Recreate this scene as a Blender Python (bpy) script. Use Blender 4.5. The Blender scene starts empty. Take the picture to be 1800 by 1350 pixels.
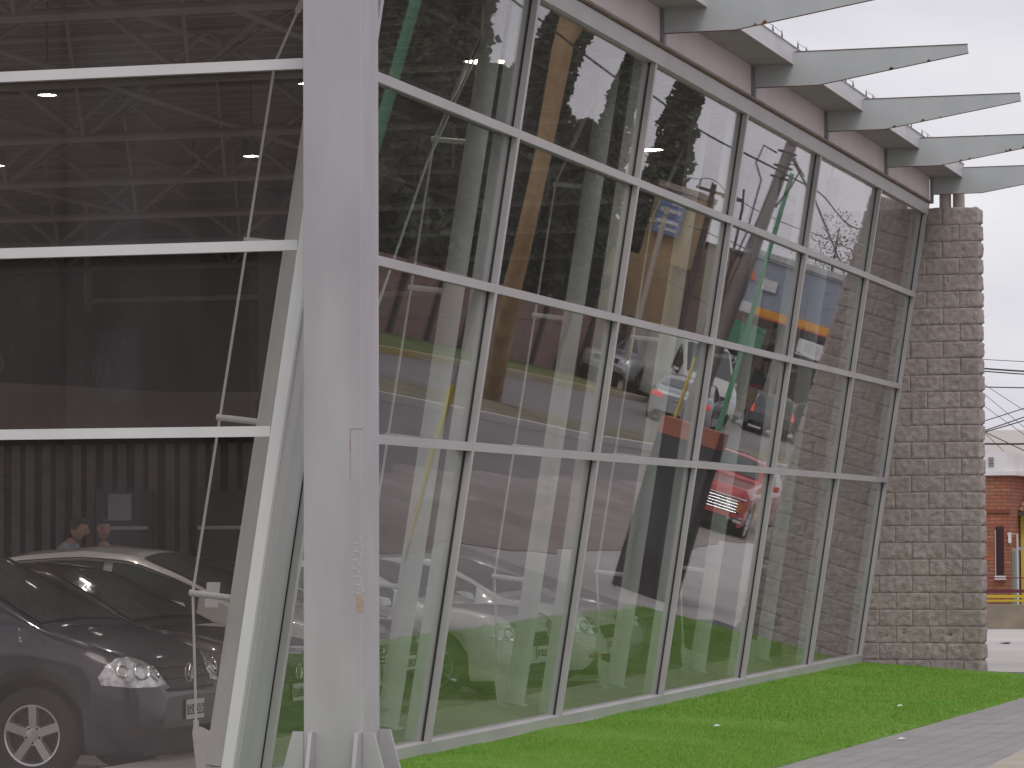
import bpy, math, random
import numpy as np
from math import sin, cos, pi, radians, sqrt
from mathutils import Vector, Matrix, noise
from mathutils.bvhtree import BVHTree

random.seed(7)
np.random.seed(7)
S = bpy.context.scene
COL = S.collection

# ------------------------------------------------------------------ camera
cam_d = bpy.data.cameras.new("camera")
cam = bpy.data.objects.new("camera", cam_d)
COL.objects.link(cam)
S.camera = cam
yaw, pitch, roll = 0.2827, 0.0441, -0.0039
cp = Vector((7.3605, -19.2455, 1.4943))
fw = Vector((-sin(yaw) * cos(pitch), cos(yaw) * cos(pitch), sin(pitch)))
rr = Vector((cos(yaw), sin(yaw), 0))
uu = rr.cross(fw)
r2 = rr * cos(roll) + uu * sin(roll)
u2 = -rr * sin(roll) + uu * cos(roll)
cam.matrix_world = Matrix(((r2.x, u2.x, -fw.x, cp.x), (r2.y, u2.y, -fw.y, cp.y), (r2.z, u2.z, -fw.z, cp.z), (0, 0, 0, 1)))
cam_d.sensor_width = 36
cam_d.lens = 5905.2 / 1800 * 36
cam_d.clip_start = 0.1
cam_d.clip_end = 3000

# ------------------------------------------------------------------ sky and sun (overcast)
W = bpy.data.worlds.new("World")
S.world = W
W.use_nodes = True
nt = W.node_tree
nt.nodes.clear()
wo = nt.nodes.new("ShaderNodeOutputWorld")
bg = nt.nodes.new("ShaderNodeBackground")
sky = nt.nodes.new("ShaderNodeTexSky")
sky.sky_type = 'NISHITA'
sky.sun_disc = False
SUN_EL, SUN_AZ = radians(52), radians(150)
sky.sun_elevation = SUN_EL
sky.sun_rotation = SUN_AZ
sky.air_density = 1.5
sky.dust_density = 4
tc = nt.nodes.new("ShaderNodeTexCoord")
mp = nt.nodes.new("ShaderNodeMapping")
mp.inputs['Scale'].default_value = (1, 1, 3.2)
nz = nt.nodes.new("ShaderNodeTexNoise")
nz.inputs['Scale'].default_value = 5.0
nz.inputs['Detail'].default_value = 6
nz.inputs['Roughness'].default_value = .5
cr = nt.nodes.new("ShaderNodeValToRGB")
cr.color_ramp.elements[0].position = .33
cr.color_ramp.elements[0].color = (7.0, 6.85, 7.6, 1)
cr.color_ramp.elements[1].position = .66
cr.color_ramp.elements[1].color = (9.5, 9.35, 9.7, 1)
mx = nt.nodes.new("ShaderNodeMix")
mx.data_type = 'RGBA'
mx.inputs['Factor'].default_value = .9
nt.links.new(tc.outputs['Generated'], mp.inputs['Vector'])
nt.links.new(mp.outputs['Vector'], nz.inputs['Vector'])
nt.links.new(nz.outputs['Fac'], cr.inputs['Fac'])
nt.links.new(sky.outputs['Color'], mx.inputs[6])
nt.links.new(cr.outputs['Color'], mx.inputs[7])
nt.links.new(mx.outputs[2], bg.inputs['Color'])
bg.inputs['Strength'].default_value = 0.1
nt.links.new(bg.outputs[0], wo.inputs['Surface'])

sd = bpy.data.lights.new("sun", 'SUN')
sd.energy = 0.9
sd.angle = radians(25)
sd.color = (1, .96, .92)
so = bpy.data.objects.new("sun", sd)
COL.objects.link(so)
az = SUN_AZ
dv = Vector((sin(az) * cos(SUN_EL), cos(az) * cos(SUN_EL), sin(SUN_EL)))
so.rotation_euler = dv.to_track_quat('Z', 'Y').to_euler()

S.view_settings.view_transform = 'Standard'
S.view_settings.look = 'None'
S.view_settings.exposure = 0.0
S.view_settings.gamma = 1
S.render.engine = 'CYCLES'
S.cycles.max_bounces = 10
S.cycles.glossy_bounces = 5
S.cycles.diffuse_bounces = 4
S.cycles.transparent_max_bounces = 24
S.cycles.caustics_reflective = False
S.cycles.caustics_refractive = False
S.cycles.use_denoising = True

# ------------------------------------------------------------------ materials
def mat(name, c, rough=.6, metal=0, c2=None, scale=4, bump=0, bscale=40, coat=0, detail=5, stretch=None, emit=None, lo=.35, hi=.65, spec=.5):
    m = bpy.data.materials.new(name)
    m.use_nodes = True
    n = m.node_tree
    b = n.nodes['Principled BSDF']
    b.inputs['Roughness'].default_value = rough
    b.inputs['Metallic'].default_value = metal
    b.inputs['Base Color'].default_value = (*c, 1)
    b.inputs['Coat Weight'].default_value = coat
    b.inputs['Coat Roughness'].default_value = .04
    b.inputs['Specular IOR Level'].default_value = spec
    t = n.nodes.new('ShaderNodeTexCoord')
    src = t.outputs['Object']
    if stretch:
        q = n.nodes.new('ShaderNodeMapping')
        q.inputs['Scale'].default_value = stretch
        n.links.new(src, q.inputs['Vector'])
        src = q.outputs['Vector']
    if c2 is not None:
        z = n.nodes.new('ShaderNodeTexNoise')
        z.inputs['Scale'].default_value = scale
        z.inputs['Detail'].default_value = detail
        n.links.new(src, z.inputs['Vector'])
        r = n.nodes.new('ShaderNodeValToRGB')
        r.color_ramp.elements[0].position = lo
        r.color_ramp.elements[1].position = hi
        r.color_ramp.elements[0].color = (*c, 1)
        r.color_ramp.elements[1].color = (*c2, 1)
        n.links.new(z.outputs['Fac'], r.inputs['Fac'])
        n.links.new(r.outputs['Color'], b.inputs['Base Color'])
    if bump:
        z = n.nodes.new('ShaderNodeTexNoise')
        z.inputs['Scale'].default_value = bscale
        z.inputs['Detail'].default_value = 6
        n.links.new(src, z.inputs['Vector'])
        u = n.nodes.new('ShaderNodeBump')
        u.inputs['Strength'].default_value = bump
        u.inputs['Distance'].default_value = .02
        n.links.new(z.outputs['Fac'], u.inputs['Height'])
        n.links.new(u.outputs['Normal'], b.inputs['Normal'])
    if emit:
        b.inputs['Emission Color'].default_value = (*emit[0], 1)
        b.inputs['Emission Strength'].default_value = emit[1]
    return m

def brick_mat(name, c1, c2, mortar, bw, bh, ms=.01, rough=.85, bump=.5):
    m = bpy.data.materials.new(name)
    m.use_nodes = True
    n = m.node_tree
    b = n.nodes['Principled BSDF']
    b.inputs['Roughness'].default_value = rough
    t = n.nodes.new('ShaderNodeTexCoord')
    sx = n.nodes.new('ShaderNodeSeparateXYZ')
    ad = n.nodes.new('ShaderNodeMath')
    cb = n.nodes.new('ShaderNodeCombineXYZ')
    n.links.new(t.outputs['Object'], sx.inputs[0])
    n.links.new(sx.outputs[0], ad.inputs[0])
    n.links.new(sx.outputs[1], ad.inputs[1])
    n.links.new(ad.outputs[0], cb.inputs[0])
    n.links.new(sx.outputs[2], cb.inputs[1])
    k = n.nodes.new('ShaderNodeTexBrick')
    k.inputs['Scale'].default_value = 1
    k.inputs['Brick Width'].default_value = bw
    k.inputs['Row Height'].default_value = bh
    k.inputs['Mortar Size'].default_value = ms
    k.inputs['Color1'].default_value = (*c1, 1)
    k.inputs['Color2'].default_value = (*c2, 1)
    k.inputs['Mortar'].default_value = (*mortar, 1)
    n.links.new(cb.outputs[0], k.inputs['Vector'])
    z = n.nodes.new('ShaderNodeTexNoise')
    z.inputs['Scale'].default_value = 2.5
    z.inputs['Detail'].default_value = 6
    n.links.new(t.outputs['Object'], z.inputs['Vector'])
    x = n.nodes.new('ShaderNodeMix')
    x.data_type = 'RGBA'
    x.blend_type = 'MULTIPLY'
    x.inputs['Factor'].default_value = .5
    n.links.new(k.outputs['Color'], x.inputs[6])
    n.links.new(z.outputs['Color'], x.inputs[7])
    hs = n.nodes.new('ShaderNodeHueSaturation')
    hs.inputs['Value'].default_value = 1.35
    n.links.new(x.outputs[2], hs.inputs['Color'])
    n.links.new(hs.outputs['Color'], b.inputs['Base Color'])
    u = n.nodes.new('ShaderNodeBump')
    u.inputs['Strength'].default_value = bump
    u.inputs['Distance'].default_value = .02
    u.invert = True
    n.links.new(k.outputs['Fac'], u.inputs['Height'])
    n.links.new(u.outputs['Normal'], b.inputs['Normal'])
    return m

def island_mat(name, cols, rough=.7):
    m = bpy.data.materials.new(name)
    m.use_nodes = True
    n = m.node_tree
    b = n.nodes['Principled BSDF']
    b.inputs['Roughness'].default_value = rough
    b.inputs['Specular IOR Level'].default_value = .25
    g = n.nodes.new('ShaderNodeNewGeometry')
    r = n.nodes.new('ShaderNodeValToRGB')
    r.color_ramp.elements[0].color = (*cols[0], 1)
    r.color_ramp.elements[1].color = (*cols[-1], 1)
    for i, c in enumerate(cols[1:-1]):
        e = r.color_ramp.elements.new((i + 1) / (len(cols) - 1))
        e.color = (*c, 1)
    n.links.new(g.outputs['Random Per Island'], r.inputs['Fac'])
    n.links.new(r.outputs['Color'], b.inputs['Base Color'])
    return m

def mottle(m, scale, amt, col):
    n = m.node_tree
    b = n.nodes['Principled BSDF']
    src = b.inputs['Base Color'].links[0].from_socket
    t = n.nodes.new('ShaderNodeTexCoord')
    z = n.nodes.new('ShaderNodeTexNoise')
    z.inputs['Scale'].default_value = scale
    z.inputs['Detail'].default_value = 5
    r = n.nodes.new('ShaderNodeMapRange')
    r.inputs['From Min'].default_value = .42
    r.inputs['From Max'].default_value = .68
    r.inputs['To Max'].default_value = amt
    x = n.nodes.new('ShaderNodeMix')
    x.data_type = 'RGBA'
    x.inputs[7].default_value = (*col, 1)
    n.links.new(t.outputs['Object'], z.inputs['Vector'])
    n.links.new(z.outputs['Fac'], r.inputs['Value'])
    n.links.new(r.outputs['Result'], x.inputs[0])
    n.links.new(src, x.inputs[6])
    n.links.new(x.outputs[2], b.inputs['Base Color'])

def glass_mat(name, ior, tint, mult=1.0, veil=.032):
    m = bpy.data.materials.new(name)
    m.use_nodes = True
    n = m.node_tree
    n.nodes.clear()
    o = n.nodes.new('ShaderNodeOutputMaterial')
    g = n.nodes.new('ShaderNodeNewGeometry')
    # a thin pane: the same reflectance from either side
    mi = n.nodes.new('ShaderNodeMapRange')
    mi.inputs['To Min'].default_value = ior
    mi.inputs['To Max'].default_value = 1 / ior
    n.links.new(g.outputs['Backfacing'], mi.inputs['Value'])
    f = n.nodes.new('ShaderNodeFresnel')
    n.links.new(mi.outputs['Result'], f.inputs['IOR'])
    # two coated surfaces per face of a sealed unit: 1-(1-F)^mult
    a = n.nodes.new('ShaderNodeMath'); a.operation = 'SUBTRACT'; a.inputs[0].default_value = 1
    n.links.new(f.outputs[0], a.inputs[1])
    p = n.nodes.new('ShaderNodeMath'); p.operation = 'POWER'; p.inputs[1].default_value = mult
    n.links.new(a.outputs[0], p.inputs[0])
    s = n.nodes.new('ShaderNodeMath'); s.operation = 'SUBTRACT'; s.inputs[0].default_value = 1
    n.links.new(p.outputs[0], s.inputs[1])
    t = n.nodes.new('ShaderNodeBsdfTransparent')
    t.inputs['Color'].default_value = (*tint, 1)
    y = n.nodes.new('ShaderNodeBsdfGlossy')
    y.inputs['Roughness'].default_value = 0.0
    y.inputs['Color'].default_value = (.93, .91, .93, 1)
    x = n.nodes.new('ShaderNodeMixShader')
    n.links.new(s.outputs[0], x.inputs[0])
    n.links.new(t.outputs[0], x.inputs[1])
    n.links.new(y.outputs[0], x.inputs[2])
    # haze put into the pane colour: uneven diffuse mix that lifts the blacks
    tcd = n.nodes.new('ShaderNodeTexCoord')
    mpd = n.nodes.new('ShaderNodeMapping')
    mpd.inputs['Scale'].default_value = (1, 1, .35)
    nd = n.nodes.new('ShaderNodeTexNoise')
    nd.inputs['Scale'].default_value = 2.2
    nd.inputs['Detail'].default_value = 8
    rd = n.nodes.new('ShaderNodeMapRange')
    rd.inputs['From Min'].default_value = .3
    rd.inputs['From Max'].default_value = .7
    rd.inputs['To Min'].default_value = veil * .75
    rd.inputs['To Max'].default_value = veil * 1.25
    df = n.nodes.new('ShaderNodeBsdfDiffuse')
    df.inputs['Color'].default_value = (.80, .72, .74, 1)
    xd = n.nodes.new('ShaderNodeMixShader')
    n.links.new(tcd.outputs['Object'], mpd.inputs['Vector'])
    n.links.new(mpd.outputs['Vector'], nd.inputs['Vector'])
    n.links.new(nd.outputs['Fac'], rd.inputs['Value'])
    n.links.new(rd.outputs['Result'], xd.inputs[0])
    n.links.new(x.outputs[0], xd.inputs[1])
    n.links.new(df.outputs[0], xd.inputs[2])
    n.links.new(xd.outputs[0], o.inputs['Surface'])
    return m

M = {}
M['alu'] = mat('alu_frame', (.50, .475, .485), .42, .1, c2=(.56, .535, .545), scale=1.5)
M['alu_white'] = mat('alu_white', (.66, .66, .67), .35, .0, c2=(.72, .72, .73), scale=2)
M['post'] = mat('post_paint', (.385, .367, .39), .5, .1, c2=(.475, .455, .48), scale=2.2, stretch=(1, 1, .35), bump=.05, bscale=60)
M['gasket'] = mat('gasket', (.02, .02, .022), .6)
M['inner'] = mat('inner_paint', (.60, .645, .63), .45, c2=(.66, .70, .69), scale=2)
M['beam'] = mat('beam_paint', (.44, .465, .475), .5, .05, c2=(.50, .52, .53), scale=3, stretch=(1, 1, .5), bump=.04)
M['rust'] = mat('rust', (.10, .03, .018), .85, c2=(.22, .10, .06), scale=14, bump=.5, bscale=90)
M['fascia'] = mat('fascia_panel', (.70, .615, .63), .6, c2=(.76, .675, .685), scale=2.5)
M['gutter'] = mat('gutter_zinc', (.56, .56, .58), .55, .1, c2=(.66, .66, .68), scale=5, stretch=(1, .3, 1))
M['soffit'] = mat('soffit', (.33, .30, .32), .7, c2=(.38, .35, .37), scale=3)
M['stone'] = mat('split_face_block', (.34, .28, .26), .92, c2=(.50, .445, .425), scale=13, bump=.8, bscale=75, detail=10, lo=.3, hi=.7)
M['mortar'] = mat('mortar', (.15, .12, .115), .95, c2=(.21, .175, .165), scale=9)
M['ceiling'] = mat('ceiling_deck', (.11, .085, .08), .8, c2=(.14, .11, .105), scale=2)
M['truss'] = mat('truss_paint', (.25, .23, .215), .6)
M['floor'] = mat('showroom_floor', (.34, .33, .31), .2, c2=(.40, .39, .37), scale=1.2)
M['brownwall'] = brick_mat('brown_block_wall', (.24, .17, .12), (.30, .22, .16), (.12, .09, .07), .4, .2)
M['darkwall'] = mat('dark_wall', (.10, .08, .078), .8, c2=(.13, .105, .10), scale=1.5)
M['greywall'] = mat('grey_wall', (.20, .19, .21), .7, c2=(.23, .22, .24), scale=1.5)
M['khaki'] = mat('parapet_render', (.22, .17, .12), .8, c2=(.27, .21, .15), scale=2)
M['slat'] = mat('curtain_slat', (.20, .18, .19), .8, c2=(.27, .25, .26), scale=3)
M['lamp'] = mat('lamp_glow', (1, .9, .7), .5, emit=((1, .84, .6), 28))
M['spot'] = mat('spot_glow', (1, .9, .7), .5, emit=((1, .9, .74), 45))
M['black'] = mat('black_plastic', (.015, .015, .017), .5)
M['tyre'] = mat('tyre_rubber', (.018, .018, .019), .8, bump=.3, bscale=60)
M['rim'] = mat('alloy', (.62, .63, .65), .28, .85)
M['chrome'] = mat('chrome', (.8, .8, .82), .12, 1.0)
M['lens'] = mat('headlight_lens', (.38, .40, .42), .10, .6, c2=(.85, .87, .9), scale=18, coat=1, bump=.4, bscale=22)
M['carglass'] = mat('car_glass', (.03, .042, .04), .07, c2=(.05, .075, .068), scale=1.6, coat=1, spec=.8)
M['plate'] = mat('plate_white', (.62, .62, .62), .5)
M['platedark'] = mat('plate_black', (.03, .03, .035), .5)
M['amber'] = mat('amber_lens', (.5, .16, .02), .2, coat=1)
M['redlens'] = mat('red_lens', (.5, .015, .015), .2, coat=1, emit=((1, .05, .04), .6))
M['concrete'] = mat('concrete_paving', (.30, .285, .285), .9, c2=(.37, .352, .352), scale=2.2, bump=.3, bscale=45, detail=12, lo=.3, hi=.7)
M['paving2'] = mat('pale_forecourt', (.47, .44, .43), .9, c2=(.58, .55, .53), scale=.35, bump=.2, bscale=12)
M['lowwall'] = mat('low_wall_render', (.21, .18, .13), .95, c2=(.33, .28, .22), scale=2, bump=.4, bscale=10)
M['asphalt'] = mat('asphalt', (.215, .195, .19), .85, c2=(.265, .24, .235), scale=.5, bump=.2, bscale=12, stretch=(1, .4, 1))
M['asphalt2'] = mat('worn_asphalt', (.27, .24, .23), .9, c2=(.42, .37, .36), scale=.45, bump=.3, bscale=8, detail=8)
M['dirt'] = mat('dirt', (.27, .225, .205), .95, c2=(.36, .31, .29), scale=.7, bump=.4, bscale=6, detail=8)
M['verge'] = mat('dry_grass', (.19, .175, .10), .95, c2=(.29, .26, .18), scale=1.2, bump=.6, bscale=14)
M['verge2'] = mat('green_verge', (.09, .15, .03), .95, c2=(.19, .19, .07), scale=.35, bump=.6, bscale=14)
M['kerb'] = mat('white_kerb', (.62, .60, .58), .85, c2=(.72, .70, .68), scale=2)
M['soil'] = mat('lawn_soil', (.13, .26, .035), .95, c2=(.18, .34, .05), scale=3)
M['ground'] = mat('ground_earth', (.20, .175, .15), .95, c2=(.27, .24, .20), scale=.2)
M['redbrick'] = brick_mat('red_brick', (.33, .10, .055), (.42, .15, .085), (.16, .10, .08), .24, .07, .012)
M['pinkbrick'] = brick_mat('pink_brick', (.34, .20, .17), (.42, .26, .22), (.33, .27, .25), .3, .12, .014)
M['rooftile'] = mat('roof_tile', (.25, .10, .07), .8, c2=(.45, .22, .17), scale=9)
M['yellow'] = mat('yellow_wall', (.62, .47, .10), .85, c2=(.72, .56, .16), scale=1.2)
M['ochre'] = mat('ochre_wall', (.44, .31, .16), .85, c2=(.50, .36, .20), scale=1)
M['beige'] = mat('beige_wall', (.40, .32, .26), .85, c2=(.46, .37, .31), scale=.8)
M['white'] = mat('white_paint', (.68, .67, .68), .7, c2=(.76, .75, .76), scale=2)
M['greyblue'] = mat('greyblue_panel', (.25, .29, .38), .5, c2=(.29, .33, .42), scale=1)
M['palegrey'] = mat('palegrey_panel', (.50, .51, .54), .5)
M['orange'] = mat('orange_band', (.80, .36, .02), .5)
M['redorange'] = mat('redorange_trim', (.75, .16, .06), .5)
M['blue'] = mat('blue_sign', (.20, .29, .52), .5)
M['green'] = mat('green_paint', (.09, .31, .17), .5)
M['yellowpaint'] = mat('yellow_paint', (.66, .50, .04), .5)
M['wood'] = mat('eucalyptus_bark', (.36, .22, .10), .9, c2=(.52, .36, .19), scale=2.2, stretch=(1, 1, .3), bump=.4, bscale=6)
M['pole'] = mat('pole_concrete', (.20, .175, .165), .9, c2=(.28, .25, .24), scale=2, bump=.4, bscale=15, stretch=(1, 1, .4))
M['darkwood'] = mat('dark_pole', (.10, .075, .07), .9)
M['cable'] = mat('cable_black', (.03, .03, .033), .7)
M['totem'] = mat('totem_grey', (.05, .055, .062), .6, c2=(.065, .07, .078), scale=1)
M['totemlow'] = mat('totem_plinth', (.03, .024, .03), .7, c2=(.07, .05, .06), scale=3)
M['totemtop'] = mat('totem_cap', (.42, .13, .08), .7, c2=(.48, .17, .11), scale=3)
M['manhole'] = mat('manhole_iron', (.10, .09, .10), .7, c2=(.14, .125, .135), scale=8)
M['skin'] = mat('skin', (.42, .24, .17), .6)
M['hair'] = mat('hair', (.02, .014, .012), .7)
M['shirt'] = mat('blue_grey_shirt', (.26, .34, .42), .8)
M['darkcloth'] = mat('dark_cloth', (.025, .025, .035), .85)
M['maroon'] = mat('maroon_cloth', (.12, .05, .05), .85)
M['paper'] = mat('paper', (.78, .78, .78), .7)
M['doorgrey'] = mat('door_panel', (.10, .095, .10), .6)
M['leafdark'] = island_mat('cypress_leaf', [(.035, .045, .022), (.06, .08, .035), (.085, .105, .05), (.045, .055, .03)])
M['leafmid'] = island_mat('broad_leaf', [(.03, .05, .018), (.06, .09, .03), (.09, .12, .045), (.045, .06, .025)])
M['twig'] = island_mat('bare_twig', [(.24, .20, .17), (.30, .25, .21), (.20, .17, .15)])
M['bark'] = mat('bark', (.10, .075, .055), .95, c2=(.15, .11, .08), scale=4, bump=.6, bscale=8)
M['blade'] = island_mat('grass_blade', [(.15, .31, .035), (.20, .42, .05), (.26, .48, .08), (.17, .36, .045), (.31, .46, .12)], .6)
mottle(M['blade'], 1.3, .32, (.36, .44, .12))
mottle(M['stone'], .9, .45, (.27, .235, .225))
M['glassR'] = glass_mat('solar_glass_street_side', 1.55, (.96, .975, .962), 1.12, .026)
M['glassL'] = glass_mat('solar_glass_front', 1.5, (.94, .915, .905), 1.15, .029)
def paint(name, c, metal=.3, c2=None):
    return mat(name, c, .32, metal, c2=c2, scale=1.2, coat=1)

# ------------------------------------------------------------------ mesh helpers
class MB:
    def __init__(s):
        s.v = []; s.f = []; s.m = []; s.mi = 0
    def add(s, vs, fs):
        o = len(s.v)
        s.v += [tuple(p) for p in vs]
        s.f += [tuple(i + o for i in f) for f in fs]
        s.m += [s.mi] * len(fs)
    def hexa(s, c):   # 8 corners: bottom 4 ccw, top 4 ccw
        s.add(c, [(3, 2, 1, 0), (4, 5, 6, 7), (0, 1, 5, 4), (1, 2, 6, 5), (2, 3, 7, 6), (3, 0, 4, 7)])
    def box(s, x0, x1, y0, y1, z0, z1):
        s.hexa([(x0, y0, z0), (x1, y0, z0), (x1, y1, z0), (x0, y1, z0), (x0, y0, z1), (x1, y0, z1), (x1, y1, z1), (x0, y1, z1)])
    def prism(s, pts, a, b):   # pts: list of 3D points forming a polygon, extruded by vector from offset a to b
        n = len(pts)
        vs = [tuple(Vector(p) + Vector(a)) for p in pts] + [tuple(Vector(p) + Vector(b)) for p in pts]
        s.add(vs, [tuple(range(n - 1, -1, -1)), tuple(range(n, 2 * n))] + [(i, (i + 1) % n, (i + 1) % n + n, i + n) for i in range(n)])
    def tube(s, pts, r, n=8, r1=None, cap=True):
        pts = [Vector(p) for p in pts]
        k = len(pts)
        vs = []; fs = []
        up = None
        for i, p in enumerate(pts):
            d = (pts[min(i + 1, k - 1)] - pts[max(i - 1, 0)]).normalized()
            if up is None:
                up = Vector((0, 0, 1)) if abs(d.z) < .9 else Vector((1, 0, 0))
            a = d.cross(up).normalized()
            b = a.cross(d).normalized()
            up = b
            rad = r if r1 is None else r + (r1 - r) * i / (k - 1)
            if isinstance(r, (list, tuple)):
                rad = r[i]
            for j in range(n):
                t = 2 * pi * j / n
                vs.append(p + a * cos(t) * rad + b * sin(t) * rad)
        for i in range(k - 1):
            for j in range(n):
                q = (j + 1) % n
                fs.append((i * n + j, i * n + q, (i + 1) * n + q, (i + 1) * n + j))
        if cap:
            fs.append(tuple(range(n - 1, -1, -1)))
            fs.append(tuple((k - 1) * n + j for j in range(n)))
        s.add(vs, fs)
    def lathe(s, prof, n=32, axis='y', c=(0, 0, 0), close=False):  # prof: (r, h) pairs
        vs = []; fs = []
        for (r, h) in prof:
            for j in range(n):
                t = 2 * pi * j / n
                if axis == 'y':
                    vs.append((c[0] + r * cos(t), c[1] + h, c[2] + r * sin(t)))
                else:
                    vs.append((c[0] + r * cos(t), c[1] + r * sin(t), c[2] + h))
        k = len(prof)
        for i in range(k - (0 if close else 1)):
            a = i; b2 = (i + 1) % k
            for j in range(n):
                q = (j + 1) % n
                fs.append((a * n + j, a * n + q, b2 * n + q, b2 * n + j))
        s.add(vs, fs)
    def build(s, name, m, parent=None, smooth=False):
        me = bpy.data.meshes.new(name)
        me.from_pydata(s.v, [], s.f)
        ms = m if isinstance(m, (list, tuple)) else [m]
        for q in ms:
            me.materials.append(q)
        if len(ms) > 1:
            me.polygons.foreach_set('material_index', s.m)
        if smooth:
            me.polygons.foreach_set('use_smooth', [True] * len(me.polygons))
            try:
                me.set_sharp_from_angle(angle=radians(38))
            except Exception:
                pass
        me.update()
        o = bpy.data.objects.new(name, me)
        COL.objects.link(o)
        o.parent = parent
        return o

def thing(name, label, cat, loc=(0, 0, 0), rz=0, group=None):
    o = bpy.data.objects.new(name, None)
    COL.objects.link(o)
    o.location = loc
    o.rotation_euler = (0, 0, rz)
    o['label'] = label
    o['category'] = cat
    if group:
        o['group'] = group
    return o
def tag(o, label, cat, group=None):
    o['label'] = label
    o['category'] = cat
    if group:
        o['group'] = group
    return o
def structure(o):
    o['kind'] = 'structure'
    return o
def sheet(name, pts, z, m, thick=0):
    b = MB()
    if thick:
        b.prism([(x, y, z - thick) for x, y in pts], (0, 0, 0), (0, 0, thick))
    else:
        b.add([(x, y, z) for x, y in pts], [tuple(range(len(pts)))])
    return b.build(name, m)
def text(name, s, size, m, parent, loc, rot, align='CENTER', extr=.0015, sx=1):
    c = bpy.data.curves.new(name, 'FONT')
    c.body = s
    c.size = size
    c.extrude = extr
    c.align_x = align
    c.align_y = 'CENTER'
    c.materials.append(m)
    tmp = bpy.data.objects.new('text_tmp', c)
    COL.objects.link(tmp)
    bpy.context.view_layer.update()
    me = bpy.data.meshes.new_from_object(tmp.evaluated_get(bpy.context.evaluated_depsgraph_get()))
    bpy.data.objects.remove(tmp)
    bpy.data.curves.remove(c)
    if not me.materials:
        me.materials.append(m)
    o = bpy.data.objects.new(name, me)
    COL.objects.link(o)
    o.parent = parent
    o.location = loc
    o.rotation_euler = rot
    o.scale = (sx, 1, 1)
    return o

# ------------------------------------------------------------------ ground, lawn, paths, road
LEAN = .1569
YW = 21.10
structure(sheet('ground', [(-300, -300), (300, -300), (300, 400), (-300, 400)], -.42, M['ground']))
def edge(y):
    return 2.05 + .036 * y
ys = np.linspace(-22, 20.6, 40)
pl = [(edge(y) - .12, y) for y in ys] + [(5.3, 21.0), (5.3, -22)]
structure(sheet('sidewalk', pl, -.262, M['concrete'], .12))
structure(sheet('forecourt', [(-1.0, YW + .4), (1.75, 20.9), (2.79, 20.6), (5.3, 20.99), (5.3, 45.6), (-20, 45.6), (-20, 30.5), (-1.0, 30.5)], -.268, M['paving2'], .15))
structure(sheet('corner_paving', [(3.80, 2.0), (5.2, 2.0), (5.2, 10.0), (3.71, 10.0), (3.75, 7.0)], -.2575, mat('sandy_slab', (.44, .39, .33), .9, c2=(.50, .45, .38), scale=2, bump=.2)))
def ragged(y, a, k):
    return a * noise.noise(Vector((y * k, a * 7, 1.7))) + .4 * a * noise.noise(Vector((y * k * 3.1, 2.2, a)))
yv = np.linspace(-22, 45, 180)
structure(sheet('dirt_verge', [(4.9 + ragged(y, .5, .35), y) for y in yv] + [(np.interp(y, [-22, 22, 45], [6.5, 6.7, 7.6]) + ragged(y, .6, .3), y) for y in yv[::-1]], -.2585, M['dirt'], .09))
structure(sheet('near_road', [(6.5, -40), (26, -40), (26, 120), (3, 120), (4.8, 60), (5.8, 45), (7.4, 45), (6.6, 22)], -.36, M['asphalt']))
yv = np.linspace(-30, 78, 200)
structure(sheet('worn_lane', [(np.interp(y, [-30, 22, 45, 78], [6.6, 6.6, 6.0, 4.3]), y) for y in yv] + [(np.interp(y, [-30, 22, 45, 78], [8.6, 8.9, 9.0, 6.5]) + ragged(y, 1.0, .16), y) for y in yv[::-1]], -.355, M['asphalt2']))
for k in range(8):
    b = MB()
    o_ = .22 + .2 * k
    b.add([(edge(y) + o_, y, -.2615) for y in (0, 20)] + [(edge(y) + o_ + .007, y, -.2615) for y in (20, 0)], [(3, 2, 1, 0)])
    structure(b.build('path_joint', mat('joint_grey', (.20, .19, .19), .95) if k == 0 else bpy.data.materials['joint_grey']))
# lawn body: slopes from the sill down to the path
b = MB()
ysn = np.linspace(-8, 20.95, 90)
xs = 10
vs = []
def lawn_z(x, y):
    return -.085 - .068 * x + .012 * noise.noise(Vector((x * .8, y * .8, 0)))
for y in ysn:
    xe = edge(y)
    xe += .006 + .008 * noise.noise(Vector((y * 1.7, 3, 0)))
    for i in range(xs):
        x = .02 + (xe - .02) * min(i, xs - 2) / (xs - 2)
        vs.append((x + (.002 if i == xs - 1 else 0), y, lawn_z(x, y) if i < xs - 1 else -.32))
fs = [(r * xs + i, r * xs + i + 1, (r + 1) * xs + i + 1, (r + 1) * xs + i) for r in range(len(ysn) - 1) for i in range(xs - 1)]
b.add(vs, fs)
structure(b.build('lawn_ground', M['soil'], smooth=True))
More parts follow.
